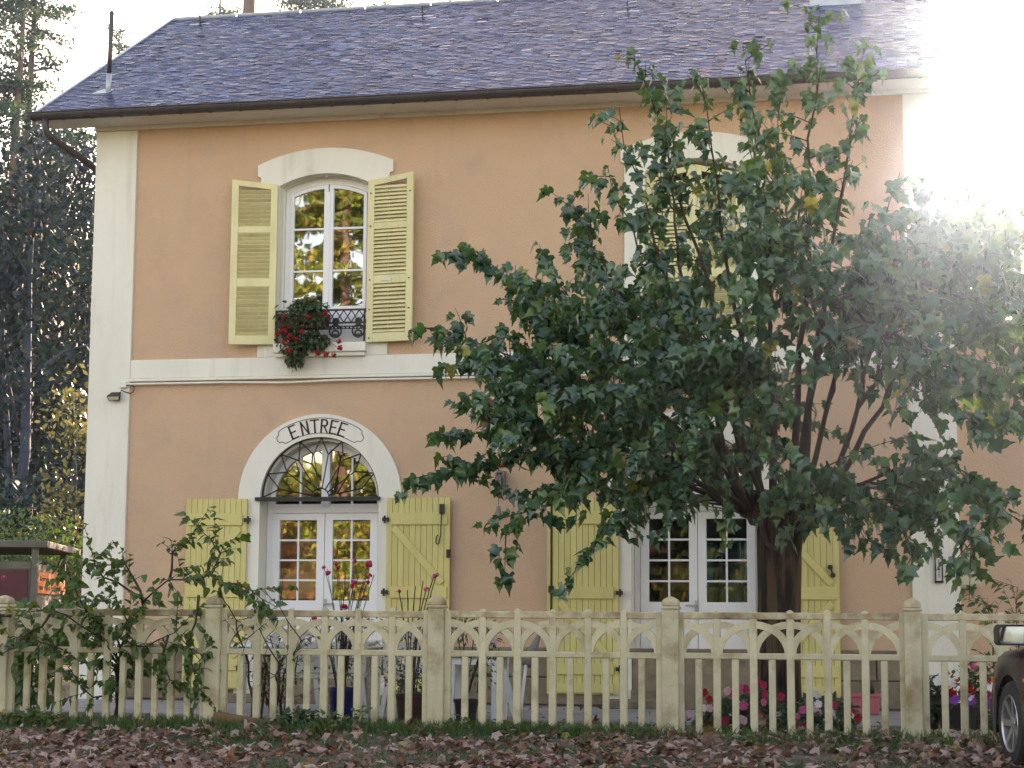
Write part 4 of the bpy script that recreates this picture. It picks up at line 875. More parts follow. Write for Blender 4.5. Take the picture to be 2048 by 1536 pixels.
for k, (px, py) in enumerate(((648, 1135), (655, 1145), (672, 1128), (676, 1135), (708, 1122), (738, 1128), (741, 1130), (740, 1152), (706, 1172), (708, 1165), (736, 1165), (686, 1212), (690, 1215), (628, 1238), (700, 1250), (735, 1240))):
    p = at(px, py, y + r_.uniform(-.15, .15)); a = Vector((x + r_.uniform(-.05, .05), y, top - .05)); sm.tube(bez(a, a.lerp(p, .5) + Vector(((p.x - x) * -.15, 0, .15)), p, 7), [.007, .006, .006, .005, .004, .003, .003, .002], 5); flower(root, p, r_.uniform(.022, .045), 'crimson', 'ball', r_)
for k in range(9):
    p = Vector((x + r_.uniform(-.3, .3), y + r_.uniform(-.1, .1), top + r_.uniform(.4, 1.05))); a = Vector((x + r_.uniform(-.05, .05), y, top - .05)); sm.tube(bez(a, a.lerp(p, .5) + Vector((0, 0, .1)), p, 6), .004, 5)
sm.build('stem', 'twig', root); clump(root, [((x + .05, y, top + .55), (.25, .12, .12)), ((x, y, top + .2), (.2, .12, .2)), ((x + .2, y, top + .6), (.2, .1, .08))], 180, 'darkleaf', .03, .06, 9)
root, x, y, top = potrow('thorny rose with pink blooms in a wide brown pot', 822, -4.9, 66, 1388, 'terra')
sm = MB()
for px, py, fl in ((798, 1183, 1), (831, 1172, 0), (846, 1162, 0), (873, 1150, 1), (853, 1178, 1), (815, 1180, 0), (868, 1152, 1), (838, 1226, 1), (850, 1225, 1), (862, 1190, 0)):
    p = at(px, py, y); a = Vector((x + r_.uniform(-.05, .05), y, top - .05)); sm.tube(bez(a, a.lerp(p, .5) + Vector(((p.x - x) * -.2, 0, .12)), p, 7), .0055, 5)
    if fl: flower(root, p, r_.uniform(.02, .035), 'pink' if px > 850 else 'crimson', 'ball', r_)
sm.build('stem', 'twig', root); clump(root, [((x - .1, y, top + .3), (.3, .15, .28)), ((x, y, top + .12), (.28, .15, .12))], 750, 'darkleaf', .022, .045, 12)
root, x, y, top = potrow('mauve flowered plant in a square black pot', 932, -4.9, 50, 1398, 'blackpot')
clump(root, [((x - .05, y, top + .62), (.24, .12, .12)), ((x + .2, y, top + .55), (.14, .1, .2)), ((x + .16, y, top + .3), (.12, .1, .25))], 420, 'darkleaf', .03, .06, 14)
sm = MB()
for k in range(9): p = Vector((x + r_.uniform(-.25, .3), y, top + r_.uniform(.4, .75))); sm.tube(bez(Vector((x, y, top - .05)), Vector((x + (p.x - x) * .3, y, top + .3)), p, 6), .005, 5)
sm.build('stem', 'twig', root)
for px, py in ((985, 1278), (990, 1283), (982, 1290)): flower(root, at(px, py, y), .03, 'palepink', 'flat', r_)
# impatiens round the foot of the tree
B = thing('impatiens_bed', 'bed of pink and white impatiens round the foot of the mulberry', 'flower bed', (base.x, -4.9, 0))
ctr = []
r_ = random.Random(17)
for px, py, rx in ((1440, 1425, .2), (1480, 1415, .25), (1510, 1400, .2), (1530, 1440, .25), (1500, 1455, .2), (1600, 1430, .22), (1640, 1415, .2), (1660, 1440, .2), (1560, 1450, .2), (1420, 1445, .15), (1690, 1430, .12)):
    c = at(px, py, -5.0 + r_.uniform(-.2, .2)); ctr.append((tuple(c), (rx, .22, .13)))
clump(B, ctr, 2600, 'darkleaf', .03, .06, 18, RP)
for px, py, m in ((1418, 1398, 'red'), (1462, 1386, 'crimson'), (1456, 1382, 'palepink'), (1420, 1416, 'palepink'), (1492, 1378, 'crimson'), (1480, 1376, 'pink'), (1527, 1370, 'crimson'), (1530, 1388, 'crimson'), (1487, 1411, 'pink'), (1479, 1410, 'palepink'), (1528, 1404, 'pink'),
   (1563, 1393, 'crimson'), (1515, 1426, 'crimson'), (1521, 1431, 'crimson'), (1481, 1438, 'palepink'), (1489, 1441, 'palepink'), (1530, 1452, 'palepink'), (1527, 1448, 'pink'), (1606, 1420, 'pink'), (1595, 1432, 'pink'), (1597, 1453, 'crimson'), (1608, 1452, 'crimson'), (1593, 1449, 'pink'),
   (1630, 1418, 'palepink'), (1637, 1425, 'palepink'), (1634, 1389, 'whitepetal'), (1636, 1408, 'whitepetal'), (1669, 1410, 'crimson'), (1665, 1425, 'whitepetal'), (1671, 1440, 'whitepetal'), (1703, 1425, 'red'), (1716, 1436, 'red'), (1700, 1432, 'whitepetal'), (1408, 1385, 'red'), (1380, 1428, 'palepink'), (1407, 1416, 'whitepetal'), (1512, 1360, 'crimson'), (1555, 1430, 'whitepetal'), (1450, 1440, 'crimson'), (1690, 1445, 'pink')):
    flower(B, at(px, py, -5.25), r_.uniform(.03, .042), m, 'flat', r_)
# bowls of flowers by the side wing
root, x, y, top = potrow('dark bowl overflowing with red, white and purple flowers beside the car', 1920, -3.6, 96, 1408, 'blackpot', 'flower_bowl', 'flower pot')
ctr = [((x, y, top + .1), (.5, .3, .2)), ((x - .3, y, top + .05), (.2, .2, .2)), ((x + .25, y, top + .25), (.25, .2, .2)), ((x + .3, y, top - .15), (.2, .2, .2))]
clump(root, ctr, 1300, 'darkleaf', .03, .065, 20, RP)
for px, py, m in ((1894, 1347, 'orange'), (1929, 1350, 'whitepetal'), (1875, 1362, 'whitepetal'), (1892, 1366, 'whitepetal'), (1901, 1367, 'whitepetal'), (1911, 1363, 'orange'), (1930, 1371, 'red'), (1941, 1380, 'red'), (1945, 1385, 'red'), (1938, 1376, 'red'), (1929, 1381, 'whitepetal'), (1893, 1376, 'orange'),
    (1899, 1388, 'red'), (1907, 1383, 'red'), (1909, 1399, 'purple'), (1941, 1400, 'purple'), (1939, 1393, 'whitepetal'), (1970, 1360, 'red'), (1976, 1364, 'red'), (1974, 1372, 'whitepetal'), (1980, 1374, 'whitepetal'), (1975, 1385, 'red'), (1970, 1392, 'crimson'), (1974, 1393, 'purple'), (1975, 1408, 'purple'), (1969, 1408, 'red'), (1947, 1333, 'pink')):
    flower(root, at(px, py, y - .3), r_.uniform(.035, .055), m, 'flat' if m in ('whitepetal', 'purple') else 'ball', r_)
root, x, y, top = potrow('small pot of crimson and purple flowers behind the right fence post', 1858, -3.4, 46, 1420, 'blackpot', 'flower_bowl', 'flower pot')
clump(root, [((x, y, top + .1), (.2, .16, .18))], 350, 'darkleaf', .03, .06, 22, RP)
for px, py, m in ((1855, 1376, 'whitepetal'), (1856, 1395, 'crimson'), (1872, 1397, 'purple'), (1862, 1405, 'crimson'), (1860, 1413, 'red'), (1866, 1410, 'crimson')): flower(root, at(px, py, y - .15), .05, m, 'ball', r_)
# tall plants against the side wing
st = [[(at(2035, 1300, -1.2).x, -1.2, 0), at(2035, 1240, -1.2), at(2035, 1175, -1.2)], [(at(2010, 1300, -1.2).x, -1.2, 0), at(1990, 1240, -1.2), at(1965, 1200, -1.2)], [(at(2050, 1300, -1.2).x, -1.2, 0), at(2055, 1230, -1.2), at(2060, 1160, -1.2)], [(at(1990, 1300, -1.2).x, -1.2, 0), at(1985, 1250, -1.2), at(1980, 1215, -1.2)]]
bush('leafy_perennial', 'thin stemmed green perennial in front of the side wing wall', 'plant', st, SP, 'shrubleaf', .06, .12, .06, 51, .4)
# furniture behind the fence ---------------------------------------------
def table(label, cx, cy, w, d, h, m):
    t = thing('garden_table', label, 'table', (cx, cy, 0)); b = MB(); b.box(cx - w / 2, cx + w / 2, cy - d / 2, cy + d / 2, h - .03, h); b.build('table_top', m, t, bevel=.012)
    lg = MB().add([(-.035, -.035, 0), (.035, -.035, 0), (.035, .035, 0), (-.035, .035, 0), (-.03, -.03, h - .03), (.05, -.03, h - .03), (.05, .05, h - .03), (-.03, .05, h - .03)], [(3, 2, 1, 0), (4, 5, 6, 7), (0, 1, 5, 4), (1, 2, 6, 5), (2, 3, 7, 6), (3, 0, 4, 7)]).mesh('leg', None, False, m)
    for sx in (-1, 1):
        for sy in (-1, 1): q = inst('leg', lg, t); q.location = (sx * (w / 2 - .08), sy * (d / 2 - .08), 0)
    b = MB(); b.box(cx - w / 2 + .06, cx + w / 2 - .06, cy - d / 2 + .04, cy - d / 2 + .06, h - .10, h - .031); b.build('apron', m, t); return t
c = at(600, 1310, -2.2); table('long white plastic garden table below the entrance', c.x, -2.2, 1.7, .8, .72, 'plastic')
c = at(950, 1360, -3.3); table('small pale garden table between the pots and the yellow shutter', c.x, -3.2, .62, .55, .66, 'plastic')
bw = MB(); c = at(741, 1300, -2.4); bw.lathe((c.x, c.y, .722), [(.05, 0), (.10, .03), (.13, .065), (.12, .065), (.09, .03), (.02, .012)], 20); o = bw.build('bowl', 'pvc', None, smooth=True, loc=(c.x, c.y, .722)); tag(o, 'white bowl on the long garden table', 'bowl')
def chair(px, Y, rz, label):
    c = at(px, 1300, Y); t = thing('garden_chair', label, 'chair', (c.x, Y, 0), 'beige plastic garden chairs'); x, y = 0, 0
    def P(mb, name): q = mb.build(name, 'beigeplastic'); q.parent = t
    b = MB(); b.box(-.24, .24, -.22, .22, .40, .43); P(b, 'seat')
    o = [(-.24, .46), (.24, .46), (.26, .84), (.2, .90), (-.2, .90), (-.26, .84)]; hs = []
    for r0 in range(3):
        for k in range(6): xx = -.19 + k * .066; zz = .56 + r0 * .105; hs.append([(xx, zz), (xx + .035, zz), (xx + .035, zz + .05), (xx, zz + .05)])
    b = MB(); b.slab([o] + hs, .21, .235); P(b, 'backrest')
    for sx in (-1, 1):
        for sy in (-1, 1): b = MB(); b.bar((sx * .20, sy * .19, .41), (sx * .25, sy * .25, 0), .05, .04); P(b, 'leg')
        b = MB(); b.box(sx * .27 - .025, sx * .27 + .025, -.22, .24, .62, .65); b.bar((sx * .27, -.20, .62), (sx * .25, -.2, .42), .04, .03); P(b, 'armrest')
    t.rotation_euler.z = rz; return t
chair(688, -3.0, R(180 + 12), 'beige plastic garden chair right behind the rose in the blue pot'); chair(828, -3.0, R(180 - 8), 'beige plastic garden chair behind the rose in the brown pot'); chair(595, -3.1, R(195), 'beige plastic garden chair behind the twiggy bush')
ld = thing('folding_board', 'cream board leaning in a wedge behind the fence near the small table', 'board', (at(1030, 1430, -4).x, -4, 0))
b = MB(); p = at(1005, 1340, -4.0); q = at(1036, 1436, -4.0); b.bar(p, (q.x, -4, .03), .07, .02); b.build('board', 'plastic', ld)
b = MB(); p = at(1030, 1345, -3.9); q = at(1042, 1430, -3.9); b.bar(p, (q.x, -3.9, .0), .05, .02); b.build('prop', 'beigeplastic', ld)
ub = thing('closed_parasol', 'furled grey garden parasol leaning beside the small table', 'parasol', (at(1055, 1420, -2.2).x, -2.2, 0))
p, q = at(1082, 1262, -2.0), at(1052, 1330, -2.2); b = MB(); b.tube([q, q.lerp(p, .5), p], [.06, .05, .01], 9); b.build('canopy', 'greywood', ub, smooth=True)
b = MB(); b.tube([(at(1040, 1400, -2.3).x, -2.3, 0.0), q], .018, 8); b.build('pole', 'plastic', ub)
pc = thing('plastic_crate', 'faded pink plastic box with a bottle on the terrace by the right pier', 'box', (at(1730, 1400, -.8).x, -.8, 0)); c = at(1730, 1400, -.8).x
b = MB(); b.add([(c - .15, -.95, 0), (c + .15, -.95, 0), (c + .15, -.65, 0), (c - .15, -.65, 0), (c - .16, -.96, .19), (c + .16, -.96, .19), (c + .16, -.64, .19), (c - .16, -.64, .19)], [(3, 2, 1, 0), (4, 5, 6, 7), (0, 1, 5, 4), (1, 2, 6, 5), (2, 3, 7, 6), (3, 0, 4, 7)]); b.build('body', 'pinkplastic', pc, bevel=.01)
b = MB(); b.box(c - .17, c + .17, -.97, -.63, .19, .225); b.build('lid', 'pinkplastic', pc, bevel=.008)
bo = MB(); bo.lathe((c + .08, -.8, .226), [(.025, 0), (.025, .07), (.012, .09), (.012, .12)], 12); o = bo.build('bottle', 'iron', None, smooth=True, loc=(c + .08, -.8, .226)); tag(o, 'small dark bottle standing on the faded pink box', 'bottle')
wb = MB(); p = at(500, 1438, -6.32); wb.box(p.x - .32, p.x + .26, -6.42, -6.28, .05, .17, rot=Matrix.Rotation(R(8), 3, 'Y') @ Matrix.Rotation(R(-6), 3, 'Z')); o = wb.build('log', 'oldwood', None, bevel=.02, loc=(p.x, -6.35, .06)); tag(o, 'weathered brown timber lying at the foot of the second fence post', 'timber')

# ------------------------------------------------------------------ grass, weeds, fallen leaves
def dens(x, y): return .5 + .5 * math.sin(1.7 * x + 2.1 * math.sin(y * 1.3)) * math.cos(2.3 * y + 1.1 * math.sin(x * .9))
rg_ = random.Random(77); V = []; Fq = []
def blade(x, y, z, h, lean, w=.005):
    a = rg_.uniform(0, 6.28); dx, dy = math.cos(a), math.sin(a); o = len(V); lx, ly = rg_.gauss(0, lean) * h, rg_.gauss(0, lean) * h
    V.extend([(x - dx * w, y - dy * w, z), (x + dx * w, y + dy * w, z), (x + lx * .4 - dx * w * .7, y + ly * .4 - dy * w * .7, z + h * .6), (x + lx * .4 + dx * w * .7, y + ly * .4 + dy * w * .7, z + h * .6), (x + lx, y + ly, z + h)])
    Fq.extend([(o, o + 1, o + 3, o + 2), (o + 2, o + 3, o + 4)])
for k in range(46000):
    x = rg_.uniform(-11, 3.5)
    if rg_.random() < .42:
        y = -6.22 - abs(rg_.gauss(0, .10 + .38 * dens(x * 1.7, 2.0))); y = y if rg_.random() < .8 else -6.1 + abs(rg_.gauss(0, .1))
        if x > -2.0 and rg_.random() < .6: continue
        blade(x, y, gz(x, y) - .005, rg_.uniform(.03, .14), .5, .006)
    else:
        y = -6.3 - rg_.random() ** 1 * 4.2
        if dens(x, y) < .58: continue
        blade(x, y, gz(x, y) - .005, rg_.uniform(.025, .075), .7)
me = bpy.data.meshes.new('grass'); me.from_pydata(V, [], Fq); me.materials.append(M['grass']); o = link('grass', me); tag(o, 'short green grass and moss along the fence and among fallen leaves', 'grass', kind='stuff')
lst = []
for k in range(15000):
    x = rg_.uniform(-12, 4.5)
    if k < 12300: y = -6.28 - rg_.random() ** .85 * 4.6
    elif k < 13200: y = rg_.uniform(-6.15, -4.6)
    elif k < 13500: y = rg_.uniform(-4.6, -.3)
    else: y = rg_.uniform(-22, -10.5)
    if y > -6.2 and x < -5.5 and rg_.random() < .6: continue
    if -6.6 < y < -6.2 and x < -2.2 and rg_.random() < .72: continue
    if y < -6.6 and dens(x, y) > .62 and rg_.random() < .6: continue
    s = rg_.uniform(.035, .10) * (.7 if -5 < y else 1); t = rg_.gauss(0, .33), rg_.gauss(0, .33)
    if rg_.random() < .08: t = rg_.gauss(0, 1.2), rg_.gauss(0, 1.2)
    m3 = Matrix.Rotation(rg_.uniform(0, 6.28), 3, 'Z') @ Matrix.Rotation(t[0], 3, 'X') @ Matrix.Rotation(t[1], 3, 'Y')
    gzz = gz(x, y) if not (y > -2.9) else .002
    lst.append((Vector((x, y, gzz + .012 + rg_.uniform(0, .03) + abs(t[0]) * s * .35)), m3, s, rg_.randrange(4)))
o = link('fallen_leaves', leaves_mesh('fallen_leaves', lst, FP, 'litter')); tag(o, 'brown and pinkish fallen leaves covering the ground in front of the fence', 'fallen leaves', kind='stuff')
def weed(px, py, Y, sx, h, n, label, m='shrubleaf', seed=1):
    p = at(px, py, Y); z = gz(p.x, Y); root = thing('weed', label, 'weed', (p.x, Y, z)); clump(root, [((p.x, Y, z + h * .5), (sx, .1, h * .55))], n, m, .03, .07, seed, RP)
    sm = MB(); r = random.Random(seed)
    for k in range(6): sm.tube([(p.x + r.uniform(-.5, .5) * sx, Y, z), (p.x + r.uniform(-1, 1) * sx, Y + r.uniform(-.05, .05), z + h * r.uniform(.8, 1.15))], [.003, .0015], 4)
    sm.build('stem', 'grass', root)
weed(590, 1450, -6.5, .24, .20, 150, 'low bluish green weed clump beside the old timber', 'darkleaf', 61); weed(655, 1450, -6.4, .10, .16, 40, 'small weed at the foot of the picket in front of the blue pot', seed=62)
weed(715, 1440, -6.35, .12, .22, 45, 'spindly weed climbing the pickets between the blue and brown pots', seed=63); weed(925, 1445, -6.35, .12, .16, 40, 'small weed at the foot of the fence in front of the black pot', seed=64)
weed(1140, 1475, -6.55, .14, .08, 60, 'low weed in the leaves in front of the second door shutter', seed=65); weed(1290, 1460, -6.45, .12, .08, 50, 'low weed by the fence left of the fourth post', seed=66); weed(1490, 1490, -6.9, .12, .10, 50, 'tuft of green weeds in the leaves in front of the pink flowers', seed=67)
weed(60, 1440, -6.4, .35, .14, 110, 'green weeds at the foot of the fence below the straggling shrub', seed=68); weed(1740, 1500, -6.9, .14, .06, 40, 'flat green weed in the fallen leaves near the car', seed=69)
# ------------------------------------------------------------------ the parked car
hd = R(-12.6); CF = Matrix.Rotation(hd, 3, 'Z') if False else None
wc = at(2044, 1450, -7.62)
fwd = Vector((math.sin(hd), math.cos(hd), 0)); lft = Vector((-fwd.y, fwd.x, 0))
# car frame: x to the right, y forward, origin on the ground under the middle of the front axle
TRK = .74
org = Vector((wc.x, -7.62, gz(0, -7.62) - .01)) - lft * TRK
car = thing('parked_car', 'dark purplish black car parked nose to the fence at the right edge', 'car', tuple(org)); car.rotation_euler.z = -hd
def cadd(mb, name, m, smooth=False, parent=None, bevel=0):
    o = mb.build(name, m, smooth=smooth, bevel=bevel); o.parent = parent or car; return o
WR = .31; AX = (0.0, -2.6)
def station(y):
    # half-width at belt, belt height, shoulder, roof
    t = (.82 - y) / 4.35
    nose = max(0, (y - .25) / .57); tail = max(0, (-2.95 - y) / .58)
    hw = .845 - .16 * nose ** 2.2 - .10 * tail ** 2
    belt = .945 - .16 * nose ** 1.5 - .02 * (y > -.5) * 0
    if y > -.75: belt = .90 - .10 * ((y + .75) / 1.5) - .12 * nose ** 2
    else: belt = .90
    roof = 0
    return hw, belt
ys = [.82, .78, .68, .5, .36, .3, .2, .1, 0, -.1, -.2, -.3, -.36, -.55, -.75, -.95, -1.3, -1.7, -2.0, -2.22, -2.3, -2.4, -2.5, -2.6, -2.7, -2.8, -2.9, -2.98, -3.15, -3.35, -3.48, -3.53]
def lowz(y):
    z = .20
    for a in AX:
        d = abs(y - a)
        if d < .355: z = max(z, WR + math.sqrt(.355 ** 2 - d * d))
    return z
b = MB(); prof = []
for y in ys:
    hw, bt = station(y); z0 = lowz(y); e = .0 if .3 > y > -.36 or y < -2.2 else 0
    crown = bt + (.05 if y > -.75 else .04)
    half = [(hw * .985, z0), (hw, z0 + (bt - z0) * .25), (hw * .998, z0 + (bt - z0) * .55), (hw * .97, z0 + (bt - z0) * .85), (hw * .90, bt), (hw * .6, crown), (0, crown + .015)]
    prof.append([(-x, y, z) for x, z in half] + [(x, y, z) for x, z in half[-2::-1]])
n = len(prof[0]); vs = [v for p in prof for v in p]; fs = [(i * n + k, i * n + k + 1, (i + 1) * n + k + 1, (i + 1) * n + k) for i in range(len(ys) - 1) for k in range(n - 1)]
fs += [tuple(range(n))[::-1], tuple(range((len(ys) - 1) * n, len(ys) * n))]
b.add(vs, fs); cadd(b, 'body', 'carpaint', True)
b = MB(); cab = [(-.55, .76, .93, 0), (-1.15, .66, 1.33, .02), (-1.35, .63, 1.38, .03), (-2.3, .63, 1.38, .03), (-2.75, .64, 1.28, .02), (-3.2, .74, .95, 0)]
vs = []
for y, hw, z, c in cab: vs += [(-.76, min(y, -.55) if z > 1 else y, .90), (-hw, y, z), (-hw * .8, y, z + c), (hw * .8, y, z + c), (hw, y, z), (.76, y, .90)]
m_ = 6; fs = [(i * m_ + k, i * m_ + k + 1, (i + 1) * m_ + k + 1, (i + 1) * m_ + k) for i in range(len(cab) - 1) for k in range(m_ - 1)]
rfb = MB(); rfb.add(vs, [f for i, f in enumerate(fs) if (i % 5) in (1, 2, 3) and 1 <= i // 5 <= 3]); cadd(rfb, 'roof', 'carpaint', True)
gl_ = MB(); gl_.add(vs, [f for i, f in enumerate(fs) if (i % 5) in (0, 4) or i // 5 in (0, 4)]); cadd(gl_, 'window', 'carglass')
for s in (-1, 1):
    b = MB(); b.tube([(s * .78, -.45, .90), (s * .665, -1.12, 1.34), (s * .635, -1.4, 1.395), (s * .635, -2.3, 1.395), (s * .65, -2.72, 1.30), (s * .75, -3.2, .93)], .022, 6); b.bar((s * .77, -1.75, .90), (s * .635, -1.75, 1.39), .06, .012, (1, 0, 0)); cadd(b, 'pillar', 'carpaint')
    b = MB()
    for yy in (-.62, -1.72, -2.75):
        hw = .846; b.tube([(s * hw * .998, yy, .26), (s * hw * 1.0, yy - (0.0 if yy != -.62 else -.0), .5), (s * hw * .99, yy, .72), (s * hw * .955, yy, .82), (s * hw * .905, yy, .885)], .004, 4)
    cadd(b, 'door_gap', 'trimblack')
    b = MB(); b.box(min(s * .83, s * .862), max(s * .83, s * .862), -2.2, -.385, .50, .545); cadd(b, 'side_moulding', 'trimblack', bevel=.008)
    b = MB(); b.box(min(s * .838, s * .858), max(s * .838, s * .858), .33, .36, .60, .63); b.box(min(s * .842, s * .851), max(s * .842, s * .851), -.50, -.42, .625, .65); cadd(b, 'indicator', 'orange')
    b = MB(); b.box(min(s * .80, s * .87), max(s * .80, s * .87), -.62, -.56, .88, .92); cadd(b, 'mirror_arm', 'trimblack')
    b = MB(); cx = s * .97; o = [(cx - .105, .885), (cx + .105, .885), (cx + .12, .905), (cx + .12, 1.005), (cx + .10, 1.03), (cx - .10, 1.03), (cx - .12, 1.005), (cx - .12, .905)]
    ii = [(cx + (x - cx) * .84, .957 + (z - .957) * .80) for x, z in o]
    b.slab([o, ii], -.66, -.62); b.slab([o], -.62, -.56); mh = cadd(b, 'wing_mirror', 'trimblack', bevel=.008)
    g = MB(); g.slab([ii], -.648, -.64); cadd(g, 'mirror_glass', 'mirror', parent=mh)
b = MB(); b.slab([[(-.72, .26), (.72, .26), (.74, .42), (.70, .50), (-.70, .50), (-.74, .42)]], .74, .88); cadd(b, 'bumper', 'trimblack', bevel=.02)
b = MB(); b.slab([[(-.70, .26), (.70, .26), (.74, .55), (-.74, .55)]], -3.62, -3.45); cadd(b, 'bumper', 'carpaint', bevel=.02)
for s in (-1, 1):
    b = MB(); b.slab([[(s * .44, .58), (s * .68, .58), (s * .66, .70), (s * .44, .72)]], .70, .81); cadd(b, 'headlight', 'boxcream', bevel=.01)
    b = MB(); b.slab([[(s * .50, .66), (s * .76, .66), (s * .74, .82), (s * .50, .82)]], -3.58, -3.45); cadd(b, 'tail_light', 'red', bevel=.01)
b = MB(); b.slab([[(-.26, .42), (.26, .42), (.26, .53), (-.26, .53)]], -3.63, -3.615); cadd(b, 'number_plate', 'pvc')
for s in (-1, 1):
    for ay in AX:
        w = MB(); w.lathe((s * TRK, ay, WR), [(.21, -.09), (.29, -.09), (WR, -.065), (WR, .065), (.29, .09), (.205, .088), (.2, .06), (.2, -.06), (.21, -.09)], 40, 'x', cap=False)
        wo = cadd(w, 'wheel', 'rubber')
        rm = MB(); rm.lathe((s * TRK, ay, WR), [(.21, s * .088), (.205, s * .094), (.19, s * .085), (.185, s * .03), (.19, -s * .07)], 36, 'x', cap=False); rm.lathe((s * TRK, ay, WR), [(.001, s * .075), (.045, s * .07), (.05, s * .02)], 20, 'x')
        for k in range(7):
            a = k * 2 * math.pi / 7; p0 = Vector((s * (TRK + .055), ay + .04 * math.cos(a), WR + .04 * math.sin(a))); p1 = Vector((s * (TRK + .075), ay + .19 * math.cos(a), WR + .19 * math.sin(a))); rm.bar(p0, p1, .042, .02, (1, 0, 0))
        cadd(rm, 'rim', 'alloy', parent=wo)
        dk = MB(); dk.lathe((s * (TRK - .0), ay, WR), [(.001, s * .0), (.19, s * .0)], 24, 'x', cap=False); cadd(dk, 'brake_disc', 'trimblack', parent=wo)
b = MB(); b.box(-.62, .62, -3.4, .7, .17, .5); b.box(-.66, .66, -3.3, -.4, .45, .88) ; cadd(b, 'underbody', 'trimblack')

# ------------------------------------------------------------------ the shelter on the left
sh = thing('bin_shelter', 'low grey board shelter with a flat roof, a dark red panel and an orange sign', 'shelter', (-13.14, 6.0, 0)); sh.rotation_euler.z = R(16.6)
def sadd(mb, name, m, bevel=0, parent=None): o = mb.build(name, m, bevel=bevel); o.parent = parent or sh; return o
# local: x to the right, y away; roof corner (0,0)
b = MB(); b.box(-5, 0, 0, 4.0, 2.08, 2.19); sadd(b, 'roof', 'sheltergrey', .015)
for x, y in ((-.2, .12), (-.2, 3.2), (-2.3, .12), (-4.7, .12), (-4.7, 3.2)): b = MB(); b.box(x - .05, x + .05, y - .05, y + .05, 0, 2.08); sadd(b, 'post', 'sheltergrey')
b = MB(); b.box(-4.65, -.26, .10, .14, .05, 1.86); sadd(b, 'front_board', 'sheltergrey')
b = MB(); b.box(-.22, -.18, .17, 3.15, .05, 1.83); sadd(b, 'side_board', 'sheltergrey')
b = MB(); b.box(-4.65, -.26, .085, .098, 1.74, 1.86); sadd(b, 'top_rail', 'sheltergrey')
b = MB(); b.box(-.9, -.30, .075, .099, 1.22, 1.72); sadd(b, 'red_panel', 'shelterred')
b = MB(); b.box(-1.9, -1.0, .075, .099, 1.22, 1.72); sadd(b, 'board_panel', 'sheltergrey')
b = MB(); b.box(-.175, -.15, .2, 3.15, 1.36, 1.70); sg = sadd(b, 'sign', 'orangesign')
def text(txt, size, parent, m, loc, rot, sx=1):
    cu = bpy.data.curves.new('txt', 'FONT'); cu.body = txt; cu.size = size; cu.extrude = .002; to = bpy.data.objects.new('txt', cu); col.objects.link(to)
    bpy.context.view_layer.update(); dg = bpy.context.evaluated_depsgraph_get(); me = bpy.data.meshes.new_from_object(to.evaluated_get(dg)); bpy.data.objects.remove(to)
    me.materials.clear(); me.materials.append(M[m]); o = bpy.data.objects.new('sign_text', me); col.objects.link(o); o.parent = parent; o.location = loc; o.rotation_euler = rot; o.scale = (sx, 1, 1); return o
text('Réservez vos places', .12, sg, 'printink', (-.148, .32, 1.56), (R(90), 0, R(90)), 2.3); text('aux visites guidées', .12, sg, 'printink', (-.148, .32, 1.42), (R(90), 0, R(90)), 2.3)

# ------------------------------------------------------------------ hill, woodland and trees behind
hz = lambda x, y: gz(x, y)
def wood_tree(r, x, y, h, spread, nleaf, T, S, P_, bare=.3):
    z = hz(x, y) - .2; top = Vector((x + r.gauss(0, .4), y + r.gauss(0, .4), z + h)); b0 = Vector((x, y, z)); T.tube([b0, b0.lerp(top, .35) + Vector((r.gauss(0, .15), 0, 0)), b0.lerp(top, .7), top], [h * .014, h * .011, h * .006, .015], 6)
    pts = []
    for k in range(int(h * 1.6) + 6):
        t = r.uniform(.18, .97); p = b0.lerp(top, t); a = r.uniform(0, 6.28); L_ = spread * (1.15 - t * .8) * r.uniform(.5, 1.1); e_ = p + Vector((math.cos(a) * L_, math.sin(a) * L_, L_ * r.uniform(.2, .9))); mid = p.lerp(e_, .5) + Vector((0, 0, r.uniform(-.1, .3)))
        T.tube([p, mid, e_], [h * .0045, h * .003, .008], 4, False)
        for q in range(4):
            s_ = p.lerp(e_, r.uniform(.3, 1)); f_ = s_ + Vector((r.gauss(0, .5), r.gauss(0, .5), r.gauss(.15, .5))) * L_ * .45; T.tube([s_, f_], [.014, .005], 3, False); pts += [f_, s_.lerp(f_, .5)]
        pts.append(e_)
    pts = np.array([tuple(p) for p in pts]); idx = rng.integers(0, len(pts), nleaf); C = pts[idx] + rng.normal(size=(nleaf, 3)) * P_; S.append(C)
rw = random.Random(99); T = MB(); S = []
for k in range(74):
    y = rw.uniform(22, 70); az = R(rw.uniform(-31, -21.5)); x = math.tan(az) * (y + 22)
    h = rw.uniform(.75, 1.0) * (.235 * (y + 22)) * 1.36 - hz(x, y)
    wood_tree(rw, x, y, max(6, h), rw.uniform(1.8, 3.2), 1700, T, S, .45)
for k in range(26):
    y = rw.uniform(14, 26); az = R(rw.uniform(-31, -21)); x = math.tan(az) * (y + 22); wood_tree(rw, x, y, rw.uniform(2.0, 4.2), 1.6, 800, T, S, .35)
for k in range(26):
    y = rw.uniform(75, 100); az = R(rw.uniform(-30, 15)); x = math.tan(az) * (y + 22); wood_tree(rw, x, y, rw.uniform(9, 13) , 3.5, 700, T, S, .6)
for k in range(22):
    y = rw.uniform(26, 46); x = rw.uniform(-17, -1.5); wood_tree(rw, x, y, min(15.5, .29 * (y + 22)) - hz(x, y), 2.8, 1300, T, S, .5)  # unseen trees added behind the roof to keep sun off the shelter
C = np.concatenate(S); me = quads_mesh('woodland', C, rng.uniform(.07, .16, len(C)) * (1 + (C[:, 1] > 70) * .8), 'wood_leaf')
